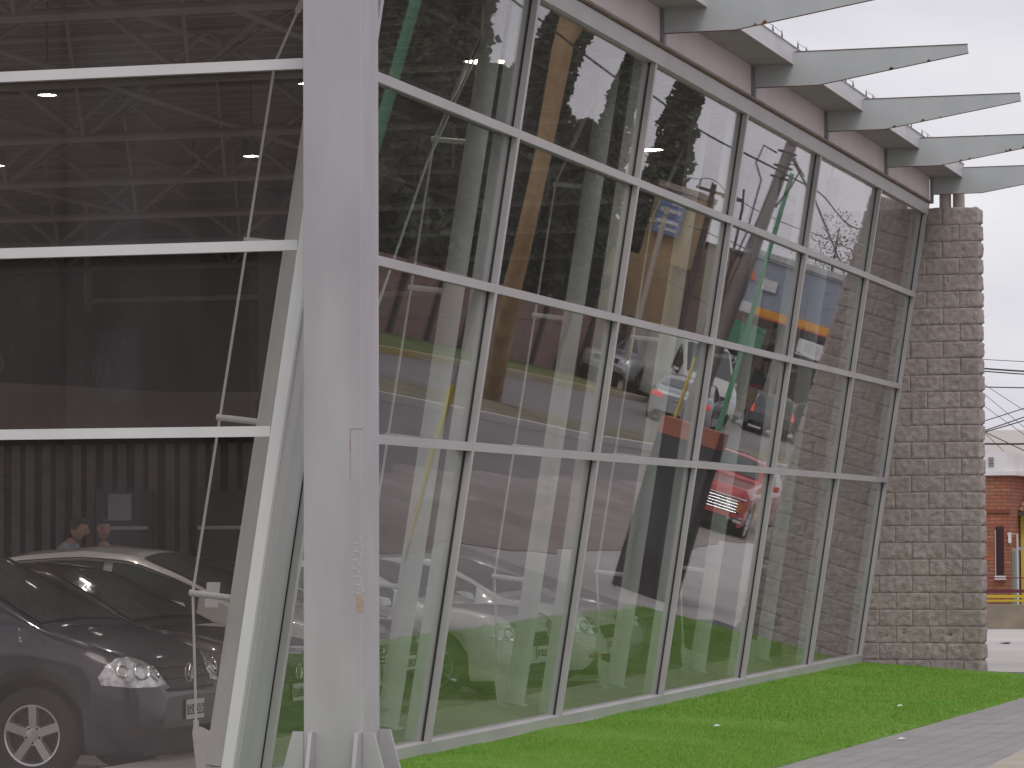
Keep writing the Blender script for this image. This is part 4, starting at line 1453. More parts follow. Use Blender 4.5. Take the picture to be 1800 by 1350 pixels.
# ------------------------------------------------------------------ people
def person(label, loc, rz, top, legs, bend=0.0, armf=.25, scale=1.0, head_turn=0):
    T = thing('person', label, 'person', loc, rz)
    T.scale = (scale,) * 3
    sb, cb = sin(bend), cos(bend)
    hip = Vector((0, 0, .93))
    def up(d, side=0, fwd=0):
        return hip + Vector((sb * d + cb * fwd, side, cb * d - sb * fwd))
    chest = up(.36); neck = up(.54); hd = up(.66, 0, .02)
    V = []; Ed = []; Rd = []
    def add(p, r, par=None):
        V.append(tuple(p)); Rd.append(r)
        if par is not None:
            Ed.append((par, len(V) - 1))
        return len(V) - 1
    h0 = add(hip, .145)
    w = add(up(.18), .125, h0); c = add(chest, .15, w); nk = add(neck, .062, c); hb = add(up(.60), .06, nk)
    joints = {}
    for s in (1, -1):
        hj = add(hip + Vector((0, .10 * s, -.06)), .095, h0)
        kn = add(Vector((.04, .11 * s, .49)), .062, hj)
        an = add(Vector((-.01, .12 * s, .09)), .042, kn)
        ft = add(Vector((.16, .13 * s, .035)), .035, an)
        sh = add(up(.49, .17 * s), .062, c)
        el = add(up(.22, .24 * s, armf * .4), .045, sh)
        wr = add(up(.02, .22 * s, armf), .03, el)
        pm_ = add(up(-.07, .22 * s, armf + .02), .026, wr)
        joints[s] = pm_
        for q, (dy, ln) in enumerate(((-.03, .07), (-.01, .085), (.01, .08), (.028, .06))):
            k1 = add(up(-.10, .22 * s + dy * .8, armf + .03), .009, pm_)
            add(up(-.10 - ln * .8, .22 * s + dy, armf + .055), .008, k1)
        add(up(-.08, .18 * s, armf + .06), .009, pm_)
    def skinned(name, idx_ok, grow, m):
        me = bpy.data.meshes.new(name)
        mp_ = {}
        vv = []
        for i in range(len(V)):
            if idx_ok(i):
                mp_[i] = len(vv); vv.append(V[i])
        me.from_pydata(vv, [(mp_[a], mp_[b_]) for a, b_ in Ed if a in mp_ and b_ in mp_], [])
        me.materials.append(m)
        o = bpy.data.objects.new(name, me)
        COL.objects.link(o); o.parent = T
        sk = o.modifiers.new('s', 'SKIN')
        lay = me.skin_vertices[0].data if me.skin_vertices else None
        if lay:
            for i, j in mp_.items():
                lay[j].radius = (Rd[i] * grow, Rd[i] * grow)
            lay[0].use_root = True
        ss = o.modifiers.new('u', 'SUBSURF'); ss.levels = 1; ss.render_levels = 1
        return o
    skinned('body', lambda i: True, 1.0, M['skin'])
    per = 17
    def leg(i):
        return i == 0 or (i >= 5 and (i - 5) % per < 3)
    def trunk(i):
        return i in (0, 1, 2) or (i >= 5 and (i - 5) % per in (4, 5, 6)) or i == 3 and False
    # re-use one skeleton for shirt and trousers, a little wider
    skinned('trousers', leg, 1.16, legs)
    skinned('shirt', trunk, 1.16, top)
    # head with face
    mb = MB()
    vs = []
    n_, m__ = 16, 12
    for j in range(m__ + 1):
        t = pi * j / m__
        for i in range(n_):
            a = 2 * pi * i / n_
            x = cos(a) * sin(t) * .095; y = sin(a) * sin(t) * .074; z = cos(t) * .118
            if z < -.03:
                x *= 1 + z * 1.2; y *= 1 + z * 2.2
            if cos(a) > .95 and -.035 < z < .02:
                x += .02
            if abs(cos(a) - .92) < .06 and 0.0 < z < .04:
                x -= .008
            vs.append((x, y, z))
    fs = [(j * n_ + i, (j + 1) * n_ + i, (j + 1) * n_ + (i + 1) % n_, j * n_ + (i + 1) % n_) for j in range(m__) for i in range(n_)]
    mb.add(vs, fs)
    for s in (1, -1):
        mb.lathe([(.001, -.006), (.022, -.004), (.02, .006), (.001, .008)], 8, 'y', (-.005, .074 * s, -.005))
    h = mb.build('head', M['skin'], T, True)
    h.location = up(.72, 0, .02); h.rotation_euler = (0, bend * .6, head_turn)
    mb = MB()
    for s in (1, -1):
        mb.lathe([(.001, -.006), (.009, 0), (.001, .006)], 8, 'y', (.083, .03 * s, .012))
    mb.tube([(.086, -.02, -.06), (.09, 0, -.062), (.086, .02, -.06)], .004, 6)
    mb.build('face_detail', M['hair'], h)
    mb = MB()
    vs = []
    for j in range(7):
        t = pi * .55 * j / 6
        for i in range(n_):
            a = 2 * pi * i / n_
            lim = 1.0 if cos(a) < .3 else .62
            tt = t * lim
            vs.append((cos(a) * sin(tt) * .103 - .006, sin(a) * sin(tt) * .083, cos(tt) * .126))
    fs = [(j * n_ + i, (j + 1) * n_ + i, (j + 1) * n_ + (i + 1) % n_, j * n_ + (i + 1) % n_) for j in range(6) for i in range(n_)]
    mb.add(vs, fs)
    mb.build('hair', M['hair'], h, True)
    return T
person('person in a blue-grey shirt bending forward behind the parked cars at the left', (-8.35, 16.0, -.18), radians(5), M['shirt'], M['darkcloth'], bend=.42, armf=.3, scale=1.1)
person('dark-haired person in a maroon top standing by the dark slatted curtain', (-8.3, 17.4, -.18), radians(-60), M['maroon'], M['darkcloth'], bend=.05, armf=.1, scale=1.05)
person('person in dark clothes walking between the silver pickup and the white van', (19.6, 87.0, -.2), radians(-80), M['darkcloth'], M['darkcloth'], bend=.05, armf=.12, scale=1.04)

# ------------------------------------------------------------------ trees (mirrored in the glass)
def leaves(P, size, rng):
    n = len(P)
    a = rng.normal(size=(n, 3)); a /= np.linalg.norm(a, axis=1)[:, None]
    c = rng.normal(size=(n, 3)); c -= (c * a).sum(1)[:, None] * a; c /= np.linalg.norm(c, axis=1)[:, None]
    s = size * rng.uniform(.5, 1.4, n)[:, None]
    Q = np.stack([P - a * s - c * s * .5, P + a * s - c * s * .5, P + a * s * .7 + c * s * .6, P - a * s * .8 + c * s * .7], 1)
    return Q.reshape(-1, 3)
def cypress(label, x, y, h, r, seed, n=9000, z0=-.3, lean=(0, 0)):
    rng = np.random.default_rng(seed)
    T = thing('cypress_tree', label, 'tree', (x, y, z0), 0, 'dark cypress trees beyond the brick wall')
    t = rng.uniform(0.03, 1, n) ** .9
    a = rng.uniform(0, 2 * pi, n)
    prof = np.clip(np.minimum(t / .12, 1) ** .5 * (1 - t ** 2.6) ** .6 + .05, 0, 1)
    lump = 1 + .22 * np.sin(a * 3 + t * 23 + seed) + .16 * np.sin(a * 5 - t * 41 + seed * 2) + .08 * np.sin(t * 90 + a * 2)
    rad = r * prof * lump * rng.uniform(0, 1, n) ** .28
    P = np.stack([np.cos(a) * rad + lean[0] * t, np.sin(a) * rad + lean[1] * t, t * h], 1)
    o = tri_mesh('crown', leaves(P, .13, rng), M['leafdark'], 4)
    o.parent = T
    mb = MB(); mb.tube([(0, 0, 0), (lean[0] * .3, lean[1] * .3, h * .4), (lean[0] * .9, lean[1] * .9, h * .9)], .22, 8, .05)
    for k in range(10):
        z = h * (.1 + .07 * k); a_ = k * 2.4
        mb.tube([(lean[0] * z / h, lean[1] * z / h, z), (cos(a_) * r * .6, sin(a_) * r * .6, z + .8)], .05, 5, .015)
    mb.build('trunk', M['bark'], T, True)
    return T
def broad(label, x, y, h, r, seed, n=14000, m='leafmid', trunk_m='bark', name='broadleaf_tree', size=.15, clusters=34, zc=.62, twigs=False, hol=.35, group=None):
    rng = np.random.default_rng(seed)
    T = thing(name, label, 'tree', (x, y, -.3), 0, group)
    C = []
    for k in range(clusters):
        a = rng.uniform(0, 2 * pi); q = rng.uniform(0, 1) ** .5
        zz = rng.uniform(-1, 1)
        C.append((cos(a) * r * q * sqrt(1 - zz * zz * .7), sin(a) * r * q * sqrt(1 - zz * zz * .7), h * zc + zz * h * (1 - zc) * .95))
    C = np.array(C)
    idx = rng.integers(0, clusters, n)
    d = rng.normal(size=(n, 3)); d /= np.linalg.norm(d, axis=1)[:, None]
    rad = r * hol * rng.uniform(.4, 1, n) ** .4
    P = C[idx] + d * rad[:, None] * np.array([1, 1, .8])
    o = tri_mesh('crown', leaves(P, size, rng), M[m], 4)
    o.parent = T
    mb = MB(); mb.tube([(0, 0, 0), (.1, .05, h * .3), (0, 0, h * .6)], .26, 8, .12)
    for k in range(min(clusters, 22)):
        c = C[k]
        mb.tube([(.05, 0, h * .35), (c[0] * .5, c[1] * .5, (h * .4 + c[2]) / 2), tuple(c)], .08, 5, .02)
    mb.build('trunk', M[trunk_m], T, True)
    return T
GT = 'dark cypress trees beyond the brick wall'
cyps = [(30.11, 81.55, 13.5, 2.0), (29.28, 82.73, 14, 1.9), (28.43, 83.95, 13.5, 1.25), (27.29, 85.59, 9.0, 1.5), (26.74, 86.37, 9.3, 1.4), (26.23, 87.1, 13.8, 1.05)]
cyps += [(25.6, 91.0, 8.3, 1.3), (25.2, 92.2, 7.4, 1.2)]
lbs = ['leftmost dark cypress mirrored beside the steel post', 'dark cypress mirrored just right of the green pole', 'dark cypress left of the sky gap in the first bay', 'lower dark cypress standing under the sky gap in the first bay', 'lower dark cypress behind the leaning eucalyptus trunk', 'tall dark cypress just right of the leaning eucalyptus trunk', 'lower dark cypress at the right end of the brick wall', 'lowest dark cypress touching the ochre building']
for i, (x, y, h, r) in enumerate(cyps):
    cypress(lbs[i], x, y, h, r, 20 + i, 13000)
cypress('narrow cypress column with sky on both sides in the second bay', 25.5, 94.3, 11.9, .72, 40, 8000)
cypress('slim cypress column mirrored alone at the left of the third bay', 25.6, 102.6, 12.9, .95, 41, 9000)
broad('low bushy green tree between two mirrored cypresses', 26.3, 99.5, 8.2, 1.5, 50, 7000)
broad('leafless twiggy tree behind the blue-grey station', 21.2, 118.5, 8.4, 2.0, 51, 4200, 'twig', name='bare_tree', size=.045, hol=.5)
# leaning eucalyptus with forked trunk
T = thing('eucalyptus_tree', 'leaning pale eucalyptus trunk forking near the top on the far verge', 'tree', (0, 0, 0))
mb = MB()
mb.tube([(16.1, 57.0, -.35), (15.4, 54.0, 1.6), (15.05, 52.6, 3.2), (15.2, 52.5, 5.6), (15.45, 52.45, 7.9), (15.50, 52.45, 8.6)], [.27, .24, .215, .21, .25, .23], 14)
mb.tube([(15.46, 52.45, 7.9), (15.0, 52.4, 9.2), (14.3, 52.3, 10.8)], [.19, .13, .09], 10)
mb.tube([(15.46, 52.45, 7.9), (15.55, 52.5, 9.2), (15.8, 52.6, 11.0)], [.19, .14, .09], 10)
mb.build('trunk', M['wood'], T, True)
rng = np.random.default_rng(77)
Pq = rng.normal(size=(5000, 3)) * np.array([1.3, 1.3, .7]) + np.array([15.8, 52.5, 12.0])
cr_ = tri_mesh('crown', leaves(Pq, .12, rng), M['leafdark'], 4); cr_.parent = T

# ------------------------------------------------------------------ street things (mirrored)
# brick boundary wall with posts
wl = [(27.2, 60), (24.6, 73.8), (23.0, 83.5), (21.3, 90.3)]
T = thing('boundary_wall', 'long pink brick boundary wall with dark posts across the street', 'wall')
mb = MB()
for (xa, ya), (xb, yb) in zip(wl[:-1], wl[1:]):
    mb.hexa([(xa, ya, -.3), (xa + .25, ya, -.3), (xb + .25, yb, -.3), (xb, yb, -.3), (xa, ya, 2.0), (xa + .25, ya, 2.0), (xb + .25, yb, 2.0), (xb, yb, 2.0)])
mb.build('wall_body', M['pinkbrick'], T)
L_ = []
for (xa, ya), (xb, yb) in zip(wl[:-1], wl[1:]):
    for k in range(4):
        t = k / 4
        x, y = xa + (xb - xa) * t, ya + (yb - ya) * t
        mb = MB(); mb.box(x - .12, x - .005, y - .12, y + .12, -.3, 2.15)
        mb.build('wall_pillar', M['darkwood'], T)
# lattice of climbing shrub over wall
broad('dark shrubbery hanging over the pink brick wall', 27.6, 78, 4.2, 2.6, 60, 5000, 'leafdark', zc=.75)
# ochre building, tower with blue sign, beige hall
T = thing('ochre_building', 'ochre yellow building with tall end tower beyond the brick wall', 'building')
mb = MB(); mb.box(22.6, 24.5, 95.0, 103, -.3, 4.2); mb.box(21.2, 22.599, 95.0, 103, -.3, 2.1); mb.build('lower_wall', M['ochre'], T)
mb = MB(); mb.box(22.3, 24.0, 96.2, 99, 4.2, 6.75); mb.build('tower', M['ochre'], T)
mb = MB(); mb.box(22.25, 24.05, 96.1, 99.1, 6.75, 6.95); mb.build('parapet', M['beige'], T)
mb = MB(); mb.box(23.9, 24.5, 94.2, 94.99, 3.2, 3.55); mb.build('awning_box', mat('salmon', (.6, .4, .26), .7), T)
mb = MB()
for k in range(2):
    mb.box(22.8 + k * .8, 23.3 + k * .8, 94.96, 94.997, .9, 2.0)
mb.build('window', M['carglass'], T)
T = thing('shop_sign', 'blue and white hanging sign on the ochre tower', 'sign', (23.2, 96.0, 5.9))
mb = MB(); mb.box(-.5, .5, -.08, .08, -.75, .75); mb.build('sign_board', M['blue'], T)
mb = MB(); mb.box(-.45, .05, -.1, -.083, .30, .68); mb.box(-.42, .4, -.1, -.083, .02, .16); mb.box(-.42, .4, -.1, -.083, -.38, -.26); mb.box(-.42, .3, -.1, -.083, -.62, -.52)
mb.build('sign_band', M['white'], T)
T = thing('beige_hall', 'plain beige rendered hall between the ochre tower and the station', 'building')
mb = MB(); mb.box(19.9, 22.9, 99.4, 112, -.3, 5.25); mb.build('wall', M['beige'], T)
mb = MB(); mb.box(19.85, 22.95, 99.3, 112.1, 5.25, 5.4); mb.build('coping', M['darkwood'], T)
mb = MB(); mb.box(20.4, 21.2, 99.36, 99.398, .2, 3.0); mb.build('shutter', M['palegrey'], T)
T = thing('service_station', 'blue-grey panelled station building with orange band under its deep fascia', 'building')
mb = MB(); mb.box(16.1, 20.3, 97.7, 104, 3.66, 5.35); mb.build('fascia', M['greyblue'], T)
mb = MB(); mb.box(16.05, 20.35, 97.6, 104.1, 5.35, 5.62); mb.build('cornice', M['palegrey'], T)
mb = MB(); mb.box(16.1, 19.7, 97.62, 97.69, 3.40, 3.66); mb.build('orange_band', M['orange'], T)
mb = MB(); mb.box(16.1, 19.7, 97.63, 97.69, 3.33, 3.398); mb.build('red_trim', M['redorange'], T)
mb = MB(); mb.box(19.0, 19.6, 97.6, 97.695, 4.3, 4.7); mb.box(19.72, 20.3, 97.6, 97.69, 3.34, 3.72); mb.build('white_panel', M['white'], T)
mb = MB(); mb.add([(20.25, 97.6, 4.55), (19.85, 97.6, 4.5), (20.15, 97.6, 4.95)], [(0, 1, 2)]); mb.build('orange_arrow', M['redorange'], T)
for x in (16.5, 18.3, 20.0):
    mb = MB(); mb.box(x - .2, x + .2, 98.2, 98.6, -.3, 3.4); mb.build('pillar', mat('pillar_taupe', (.3, .26, .24), .8) if x < 17 else bpy.data.materials['pillar_taupe'], T)
mb = MB(); mb.box(16.1, 20.3, 103.2, 104, -.3, 3.4); mb.build('rear_wall', M['darkwood'], T)
T = thing('billboard', 'white printed board hanging below the orange band of the station', 'sign', (17.1, 96.6, 2.72))
mb = MB(); mb.box(-.55, .55, -.02, .02, -.27, .3); mb.build('board', M['paper'], T)
mb = MB()
for k in range(5):
    mb.box(-.38, .3 - .05 * (k % 3), -.026, -.021, .18 - .07 * k, .2 - .07 * k)
mb.build('printed_line', M['palegrey'], T)
mb = MB(); mb.tube([(-.5, 0, .3), (-.5, 0, .75)], .01, 5); mb.tube([(.5, 0, .3), (.5, 0, .75)], .01, 5); mb.build('hanger', M['cable'], T)
T = thing('green_kiosk', 'green awning kiosk beside the white van', 'kiosk', (18.9, 93.6, -.3))
mb = MB(); mb.box(-.6, .6, 0, 1.2, 2.4, 3.3); mb.build('awning', M['green'], T)
mb = MB(); mb.box(-.55, .55, .3, 1.15, 0, 2.399); mb.build('kiosk_body', mat('kiosk_dark', (.06, .055, .055), .7), T)
mb = MB(); mb.box(-.5, .5, .26, .299, 1.7, 2.2); mb.build('sign_panel', M['darkwood'], T)
text('sign_text', 'IRE', .42, M['paper'], T, (.1, .25, 1.95), (pi / 2, 0, 0), extr=.004)
# green pole, far green pole
def pole(name, label, cat, pts, r, r1, m, n=12):
    mb = MB(); mb.tube(pts, r, n, r1)
    return tag(mb.build(name, m, None, True), label, cat)
pole('green_pole', 'green painted steel pole mirrored beside the top of the steel post', 'pole', [(13.62, 37.3, -.36), (13.69, 37.25, 9.5)], .11, .11, M['green'])
pole('green_pole', 'thin green pole standing by the median in front of the station', 'pole', [(14.6, 75.0, -.3), (14.65, 75.1, 7.6)], .09, .07, M['green'])
T = thing('utility_pole', 'weathered concrete pole leaning beside the grey totem with cables at its top', 'pole')
mb = MB(); mb.tube([(3.83, 24.6, -.3), (3.67, 24.6, 2.2), (3.45, 24.63, 5.8), (3.35, 24.64, 7.6)], [.13, .115, .08, .07], 16); mb.build('pole_shaft', M['pole'], T, True)
mb = MB()
for z in (5.4, 5.55, 5.75):
    mb.tube([(3.47 + .13 * cos(a), 24.63 + .13 * sin(a), z) for a in np.linspace(0, 2 * pi, 15)], .014, 5)
mb.tube([(3.36, 24.5, 5.75), (3.2, 24.5, 5.55), (3.26, 24.5, 5.3), (3.38, 24.5, 5.0)], .013, 5)
mb.tube([(3.58, 24.5, 5.7), (3.78, 24.5, 5.75), (3.82, 24.5, 5.5), (3.68, 24.5, 5.3), (3.66, 24.5, 4.6), (3.80, 24.5, 3.6), (3.82, 24.5, 2.9)], .013, 5)
mb.tube([(3.40, 24.5, 5.6), (3.25, 24.5, 5.62), (3.12, 24.5, 5.5)], .010, 5)
mb.build('cable_loop', M['cable'], T, True)
def cable(label, pts, r=.012, sag=.0, name='overhead_cable', grp='overhead cables', m=None):
    pts = [Vector(p) for p in pts]
    # smooth polyline (Catmull-Rom)
    out = []
    for i in range(len(pts) - 1):
        p0 = pts[max(i - 1, 0)]; p1 = pts[i]; p2 = pts[i + 1]; p3 = pts[min(i + 2, len(pts) - 1)]
        for k in range(8):
            t = k / 8
            q = .5 * ((2 * p1) + (-p0 + p2) * t + (2 * p0 - 5 * p1 + 4 * p2 - p3) * t * t + (-p0 + 3 * p1 - 3 * p2 + p3) * t ** 3)
            q.z -= sag * 4 * t * (1 - t)
            out.append(q)
    out.append(pts[-1])
    mb = MB(); mb.tube(out, r, 5)
    return tag(mb.build(name, m or M['cable'], None, True), label, 'cable', grp)
cable('upper street cable crossing in front of the mirrored cypress tops', [(3.9, 4, 6.4), (3.63, 15.28, 5.66), (3.55, 17.39, 5.61), (3.6, 20.47, 5.51), (3.30, 23.6, 5.45), (5.03, 34.5, 5.72), (7.2, 49.39, 5.82), (10, 70, 7)], .013)
cable('thick drop cable falling from the top of the leaning concrete pole', [(3.47, 24.63, 5.78), (4.16, 29.6, 5.57), (5.81, 39.47, 5.36), (8.13, 54.3, 5.03), (11, 75, 5.2)], .018)
cable('thin cable running to the crossarm of the far pole', [(24, 75, 8), (21.3, 87.17, 7.09), (20.27, 89.5, 7.27), (19.27, 92.82, 6.75), (15, 105, 6.5)], .014)
cable('double cable in front of the beige hall roofline', [(22, 84, 6), (18.36, 77.6, 5.41), (15.96, 73.05, 5.26), (13.77, 70.48, 5.02), (10.85, 69.06, 4.97)], .014)
cable('low cable crossing below the orange station band', [(18.5, 80, 3.6), (15.07, 78.39, 2.99), (12.66, 76.85, 2.59), (9, 74, 2.4)], .014)
cable('faint cable sagging in front of the pink brick wall', [(15.0, 40, 1.1), (15.63, 47.15, 1.22), (16.21, 57.45, 1.7), (16.14, 67.85, 1.97)], .009)
T = thing('guy_wire', 'guy wire with yellow sleeve anchored beside the grey totem', 'guy wire')
mb = MB(); mb.tube([(3.42, 22.17, -.3), (3.44, 22.78, 1.57), (3.53, 23.38, 3.03), (3.50, 24.5, 5.3)], .009, 6); mb.build('wire', M['cable'], T)
mb = MB(); mb.tube([(3.455, 22.79, 1.6), (3.53, 23.3, 2.8)], .024, 8); mb.build('yellow_sleeve', M['yellowpaint'], T, True)
mb = MB(); mb.tube([(3.425, 22.3, .1), (3.43, 22.45, .55)], .022, 6); mb.build('turnbuckle', M['darkwood'], T)
T = thing('guy_wire', 'guy wire with thick yellow guard rising from the road verge behind the first bay', 'guy wire')
mb = MB(); mb.tube([(4.59, 17.08, -.3), (4.65, 17.07, 1.8), (4.66, 17.07, 4.2)], .008, 6); mb.build('wire', M['cable'], T)
mb = MB(); mb.tube([(4.60, 17.08, .0), (4.65, 17.07, 1.1), (4.655, 17.07, 1.82)], [.014, .03, .045], 10); mb.build('yellow_sleeve', M['yellowpaint'], T, True)
# grey totem
T = thing('totem', 'dark grey free-standing roadside totem with red-brown top beside the stone wall end', 'totem', (3.12, 22.6, -.3), radians(8))
mb = MB(); mb.box(-.40, .40, -.16, .16, .62, 2.08); mb.build('totem_panel', M['totem'], T)
mb = MB(); mb.box(-.405, .405, -.165, .165, 0, .62); mb.build('totem_plinth', M['totemlow'], T)
mb = MB(); mb.box(-.41, .41, -.17, .17, 2.08, 2.30); mb.build('totem_cap', M['totemtop'], T)
# far pole with crossarm, street lamp
T = thing('power_pole', 'dark timber power pole with crossarm and insulators before the beige hall', 'pole')
mb = MB(); mb.tube([(19.9, 89.6, -.3), (20.1, 89.55, 4), (20.22, 89.5, 7.15)], .13, 10, .10); mb.build('pole_shaft', M['darkwood'], T, True)
mb = MB(); mb.box(19.6, 20.9, 89.45, 89.55, 6.85, 6.95); mb.build('crossarm', M['darkwood'], T)
for x in (19.7, 20.3, 20.8):
    mb = MB(); mb.tube([(x, 89.5, 6.95), (x, 89.5, 7.2)], .035, 8); mb.build('insulator', M['darkwood'], T)
T = thing('street_lamp', 'street lamp head on a thin arm right of the power pole', 'street lamp')
mb = MB(); mb.tube([(18.9, 89.8, -.3), (19.3, 89.7, 6.6), (19.45, 89.7, 7.25)], .06, 8, .04); mb.build('lamp_pole', M['darkwood'], T)
mb = MB(); mb.box(19.35, 19.85, 89.6, 89.8, 6.8, 6.92); mb.build('lamp_head', M['darkwood'], T)
# tan leaning post in front of the ochre building
pole('timber_pole', 'pale slim pole standing in front of the ochre building', 'pole', [(20.6, 86.2, -.3), (21.3, 87.9, 5.9)], .12, .09, mat('pale_pole', (.42, .36, .30), .8))

# buildings behind the viewpoint, faint in the front glass
M['umber'] = mat('umber_render', (.11, .085, .075), .9, c2=(.16, .125, .105), scale=.6)
for xa, xb, h, lb in ((-31, -21.1, 13.0, 'dark brown building behind the viewpoint, faint at the left of the front glass'), (-20.92, -17.95, 13.4, 'narrow dark brown building behind the viewpoint, faint in the middle of the front glass'), (-16.86, -7, 12.6, 'dark brown building behind the viewpoint, faint beside the leaning frame')):
    T = thing('city_building', lb, 'building', (0, 0, 0), 0, 'buildings facing the front glass')
    mb = MB(); mb.box(xa, xb, -57, -45, -.4, h); mb.build('wall', M['umber'], T)
    mb = MB(); mb.box(xa - .03, xb + .03, -57.1, -44.9, h, h + .25); mb.build('cornice', M['beige'], T)
    x = xa + .7
    while x < xb - 1.2:
        for z in (1.0, 4.2, 7.4, 10.2):
            mb = MB(); mb.box(x, x + 1.0, -44.99, -44.96, z, z + 1.5); mb.build('window', M['carglass'], T)
        x += 2.1

# ------------------------------------------------------------------ directly visible distance, right edge
T = thing('brick_house', 'red brick corner house with white parapet box and narrow window beyond the stone wall', 'house')
mb = MB(); mb.box(-12, -1.56, 46.0, 54, -.4, 2.56); mb.build('wall', M['redbrick'], T)
mb = MB(); mb.box(-12, -1.40, 45.9, 54, 2.56, 2.64); mb.box(-12, -1.60, 46.02, 53.9, 2.64, 3.02); mb.build('parapet', M['white'], T)
mb = MB(); mb.box(-12, -1.55, 45.96, 45.999, 1.83, 1.90); mb.build('brick_band', mat('dark_brick_band', (.2, .07, .05), .9), T)
mb = MB(); mb.box(-1.83, -1.68, 45.985, 45.999, .62, 1.57); w_ = mb.build('window', mat('dark_window', (.05, .02, .025), .4), T)
mb = MB(); mb.box(-1.85, -1.64, 45.9, 45.984, .54, .615); mb.build('sill', M['white'], w_)
mb = MB(); mb.box(-1.845, -1.8305, 45.96, 45.999, .62, 1.5); mb.build('frame', M['palegrey'], w_)
mb = MB()
for k in range(4):
    mb.box(-1.96, -1.86, 45.99, 46.018, 2.74 + k * .05, 2.76 + k * .05)
mb.build('air_vent', M['lowwall'], T)
T = thing('yellow_house', 'yellow house wall under a red clay tile roof at the right edge', 'house')
mb = MB(); mb.box(-1.54, 1.2, 47.4, 54, -.4, 1.85); mb.build('wall', M['yellow'], T)
mb = MB()
rr0 = random.Random(5)
for i in range(21):
    for k in range(14):
        x = -1.52 + i * .13; y = 47.15 + k * .30; z = 1.83 + k * .098
        r_ = .062
        vs = []
        for (yy_, zz_, q) in ((y, z, 1.0), (y + .34, z + .10, .85)):
            for a in np.linspace(0, pi, 7):
                vs.append((x + cos(a) * r_ * q + rr0.uniform(-.002, .002), yy_, zz_ + sin(a) * r_ * q))
        mb.add(vs, [(j, j + 1, j + 8, j + 7) for j in range(6)])
mb.build('roof', island_mat('clay_tiles', [(.30, .12, .075), (.42, .20, .13), (.24, .12, .10), (.50, .24, .16), (.32, .19, .16)], .85), T)
mb = MB(); mb.box(-1.56, 1.2, 47.1, 47.16, 1.78, 1.86); mb.build('eave_board', M['darkwood'], T)
mb = MB(); mb.box(-1.5, 1.2, 52, 54, 1.9, 3.0); mb.build('upper_wall', M['redbrick'], T)
T = thing('white_building', 'pale flat-topped building behind the brick house', 'building')
mb = MB(); mb.box(-30, -2.2, 75, 85, -.4, 4.3); mb.build('wall', mat('hazy_white', (.74, .71, .69), .8), T)
T = thing('low_wall', 'stained low concrete wall along the edge of the forecourt', 'wall')
mb = MB(); mb.box(-20, 1.6, 41, 41.22, -.4, .17); mb.build('wall_body', M['lowwall'], T)
T = thing('guard_rail', 'maroon and yellow metal railing above the low concrete wall', 'railing')
mb = MB(); mb.box(-20, 1.4, 42.0, 42.06, .36, .42); mb.box(-20, 1.4, 42.0, 42.03, .62, .64); mb.build('maroon_rail', mat('maroon_rail', (.16, .04, .06), .6), T)
mb = MB(); mb.box(-20, 1.4, 41.95, 41.99, .27, .32); mb.box(-20, 1.4, 41.95, 41.99, .20, .235); mb.build('yellow_rail', M['yellowpaint'], T)
for i in range(6):
    mb = MB(); mb.box(-19.5 + i * 4, -19.44 + i * 4, 42.07, 42.13, -.3, .66); mb.build('rail_post', M['darkwood'], T)
T = thing('gate', 'grey metal gate frame in front of the yellow wall', 'gate')
mb = MB()
mb.tube([(-1.50, 45.2, 1.42), (-1.31, 45.2, 1.42), (-1.30, 45.2, -.3)], .018, 6)
mb.build('gate_pipe', M['palegrey'], T)
mb = MB(); mb.box(-1.42, -1.34, 45.3, 45.36, -.3, 1.15); mb.box(-1.34, 1, 45.3, 45.33, 1.12, 1.17); mb.build('gate_frame', mat('gate_grey', (.33, .34, .36), .6), T)
mb = MB(); mb.box(-1.405, -1.385, 45.28, 45.299, -.2, 1.1); mb.build('green_bar', M['green'], T)
mb = MB(); mb.box(-1.58, -1.53, 45.9, 45.99, 1.25, 1.45)
tag(mb.build('lamp_box', M['white']), 'small white box lamp on the brick house corner', 'lamp')
# drain cover and litter
T = thing('drain_cover', 'dark iron drain cover lying by the foot of the stone wall', 'drain cover', (1.78, 21.2, -.255), radians(6))
mb = MB(); mb.box(-.28, .28, -.75, .75, 0, .022); mb.build('cover_plate', M['manhole'], T)
mb = MB(); mb.box(-.36, .36, -.82, .82, -.012, .006); mb.build('cover_frame', M['concrete'], T)
for (x, y, s_, lb) in ((1.16, 8.2, .03, 'scrap of white paper on the lawn left of the path edge'), (1.95, 12.6, .03, 'scrap of white paper on the lawn near the stone wall'), (2.60, 8.85, .035, 'scrap of white paper lying on the grey path')):
    zz = lawn_z(x, y) + .045 if x < edge(y) else -.255
    mb = MB()
    mb.add([(x - s_, y - s_, zz), (x + s_ * .9, y - s_ * .8, zz + .008), (x + s_, y + s_, zz), (x - s_ * .7, y + s_ * .9, zz + .016), (x, y, zz + .018)], [(0, 1, 4), (1, 2, 4), (2, 3, 4), (3, 0, 4)])
    tag(mb.build('paper_scrap', M['paper']), lb, 'litter')
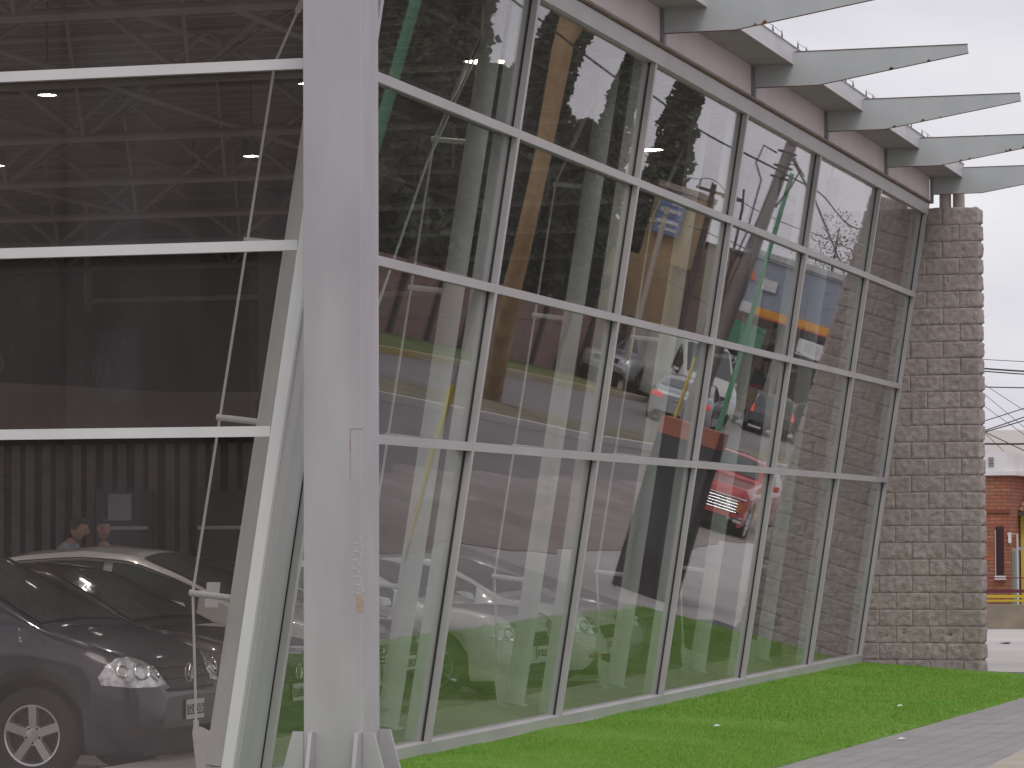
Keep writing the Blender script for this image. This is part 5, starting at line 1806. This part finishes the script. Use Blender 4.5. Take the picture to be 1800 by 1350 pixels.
# stains on the forecourt
for (x, y, lb) in ((.1, 33.2, 'dark leaf litter patch on the forecourt nearest the low wall'), (-.3, 29.2, 'dark speck of debris on the forecourt halfway back'), (.5, 25.2, 'dark speck of debris on the forecourt near the drain cover')):
    mb = MB()
    for k in range(7):
        a = random.uniform(0, 6.28); q = random.uniform(0, .14)
        mb.add([(x + cos(a) * q + cos(t) * .05, y + sin(a) * q * 3 + sin(t) * .12, -.264 + .003 * k) for t in np.linspace(0, 5.2, 5)], [(0, 1, 2, 3, 4)])
    tag(mb.build('debris', M['darkwood']), lb, 'debris')
# overhead cables at the right
Lc = ['topmost hair-thin cable', 'thick upper cable of the close pair', 'thick lower cable of the close pair', 'single cable just below the close pair', 'rising cable above the crossing pair', 'first cable of the crossing pair', 'second cable of the crossing pair', 'descending cable below the crossing', 'steep thin descending cable', 'heavy lowest cable above the brick house']
cb = [(5.02, 4.96, .007), (4.83, 4.76, .018), (4.775, 4.70, .013), (4.45, 4.42, .012), (3.75, 4.0, .010), (3.55, 3.82, .012), (3.52, 3.75, .012), (4.0, 3.1, .010), (3.5, 2.7, .006), (3.275, 3.265, .02)]
cb[-3] = (3.52, 3.12, .010)
def sky_cable(label, z0, z1, r_, xa=-7.0, xb=-.6):
    g = (z1 - z0) / .82
    pts = []
    for k in range(15):
        x = xa + (xb - xa) * k / 14
        pts.append((x, 50, z0 + g * (x + 2.6) + .012 * (x + 2.2) ** 2))
    mb = MB(); mb.tube(pts, r_, 5)
    tag(mb.build('overhead_cable', M['cable'], None, True), label, 'cable', 'cables in the sky beyond the stone wall')
for lb, (z0, z1, r_) in zip(Lc, cb):
    sky_cable(lb + ' in the sky right of the stone wall', z0, z1, r_)
for lb, q in zip(['fine upper cable slanting down to the right', 'fine middle cable slanting down to the right', 'fine lower cable slanting down to the right'], [(4.5, 3.95, .006), (4.3, 3.6, .006), (4.05, 3.45, .006)]):
    sky_cable(lb + ' beside the stone wall', *q, xa=-4.5, xb=-1.2)
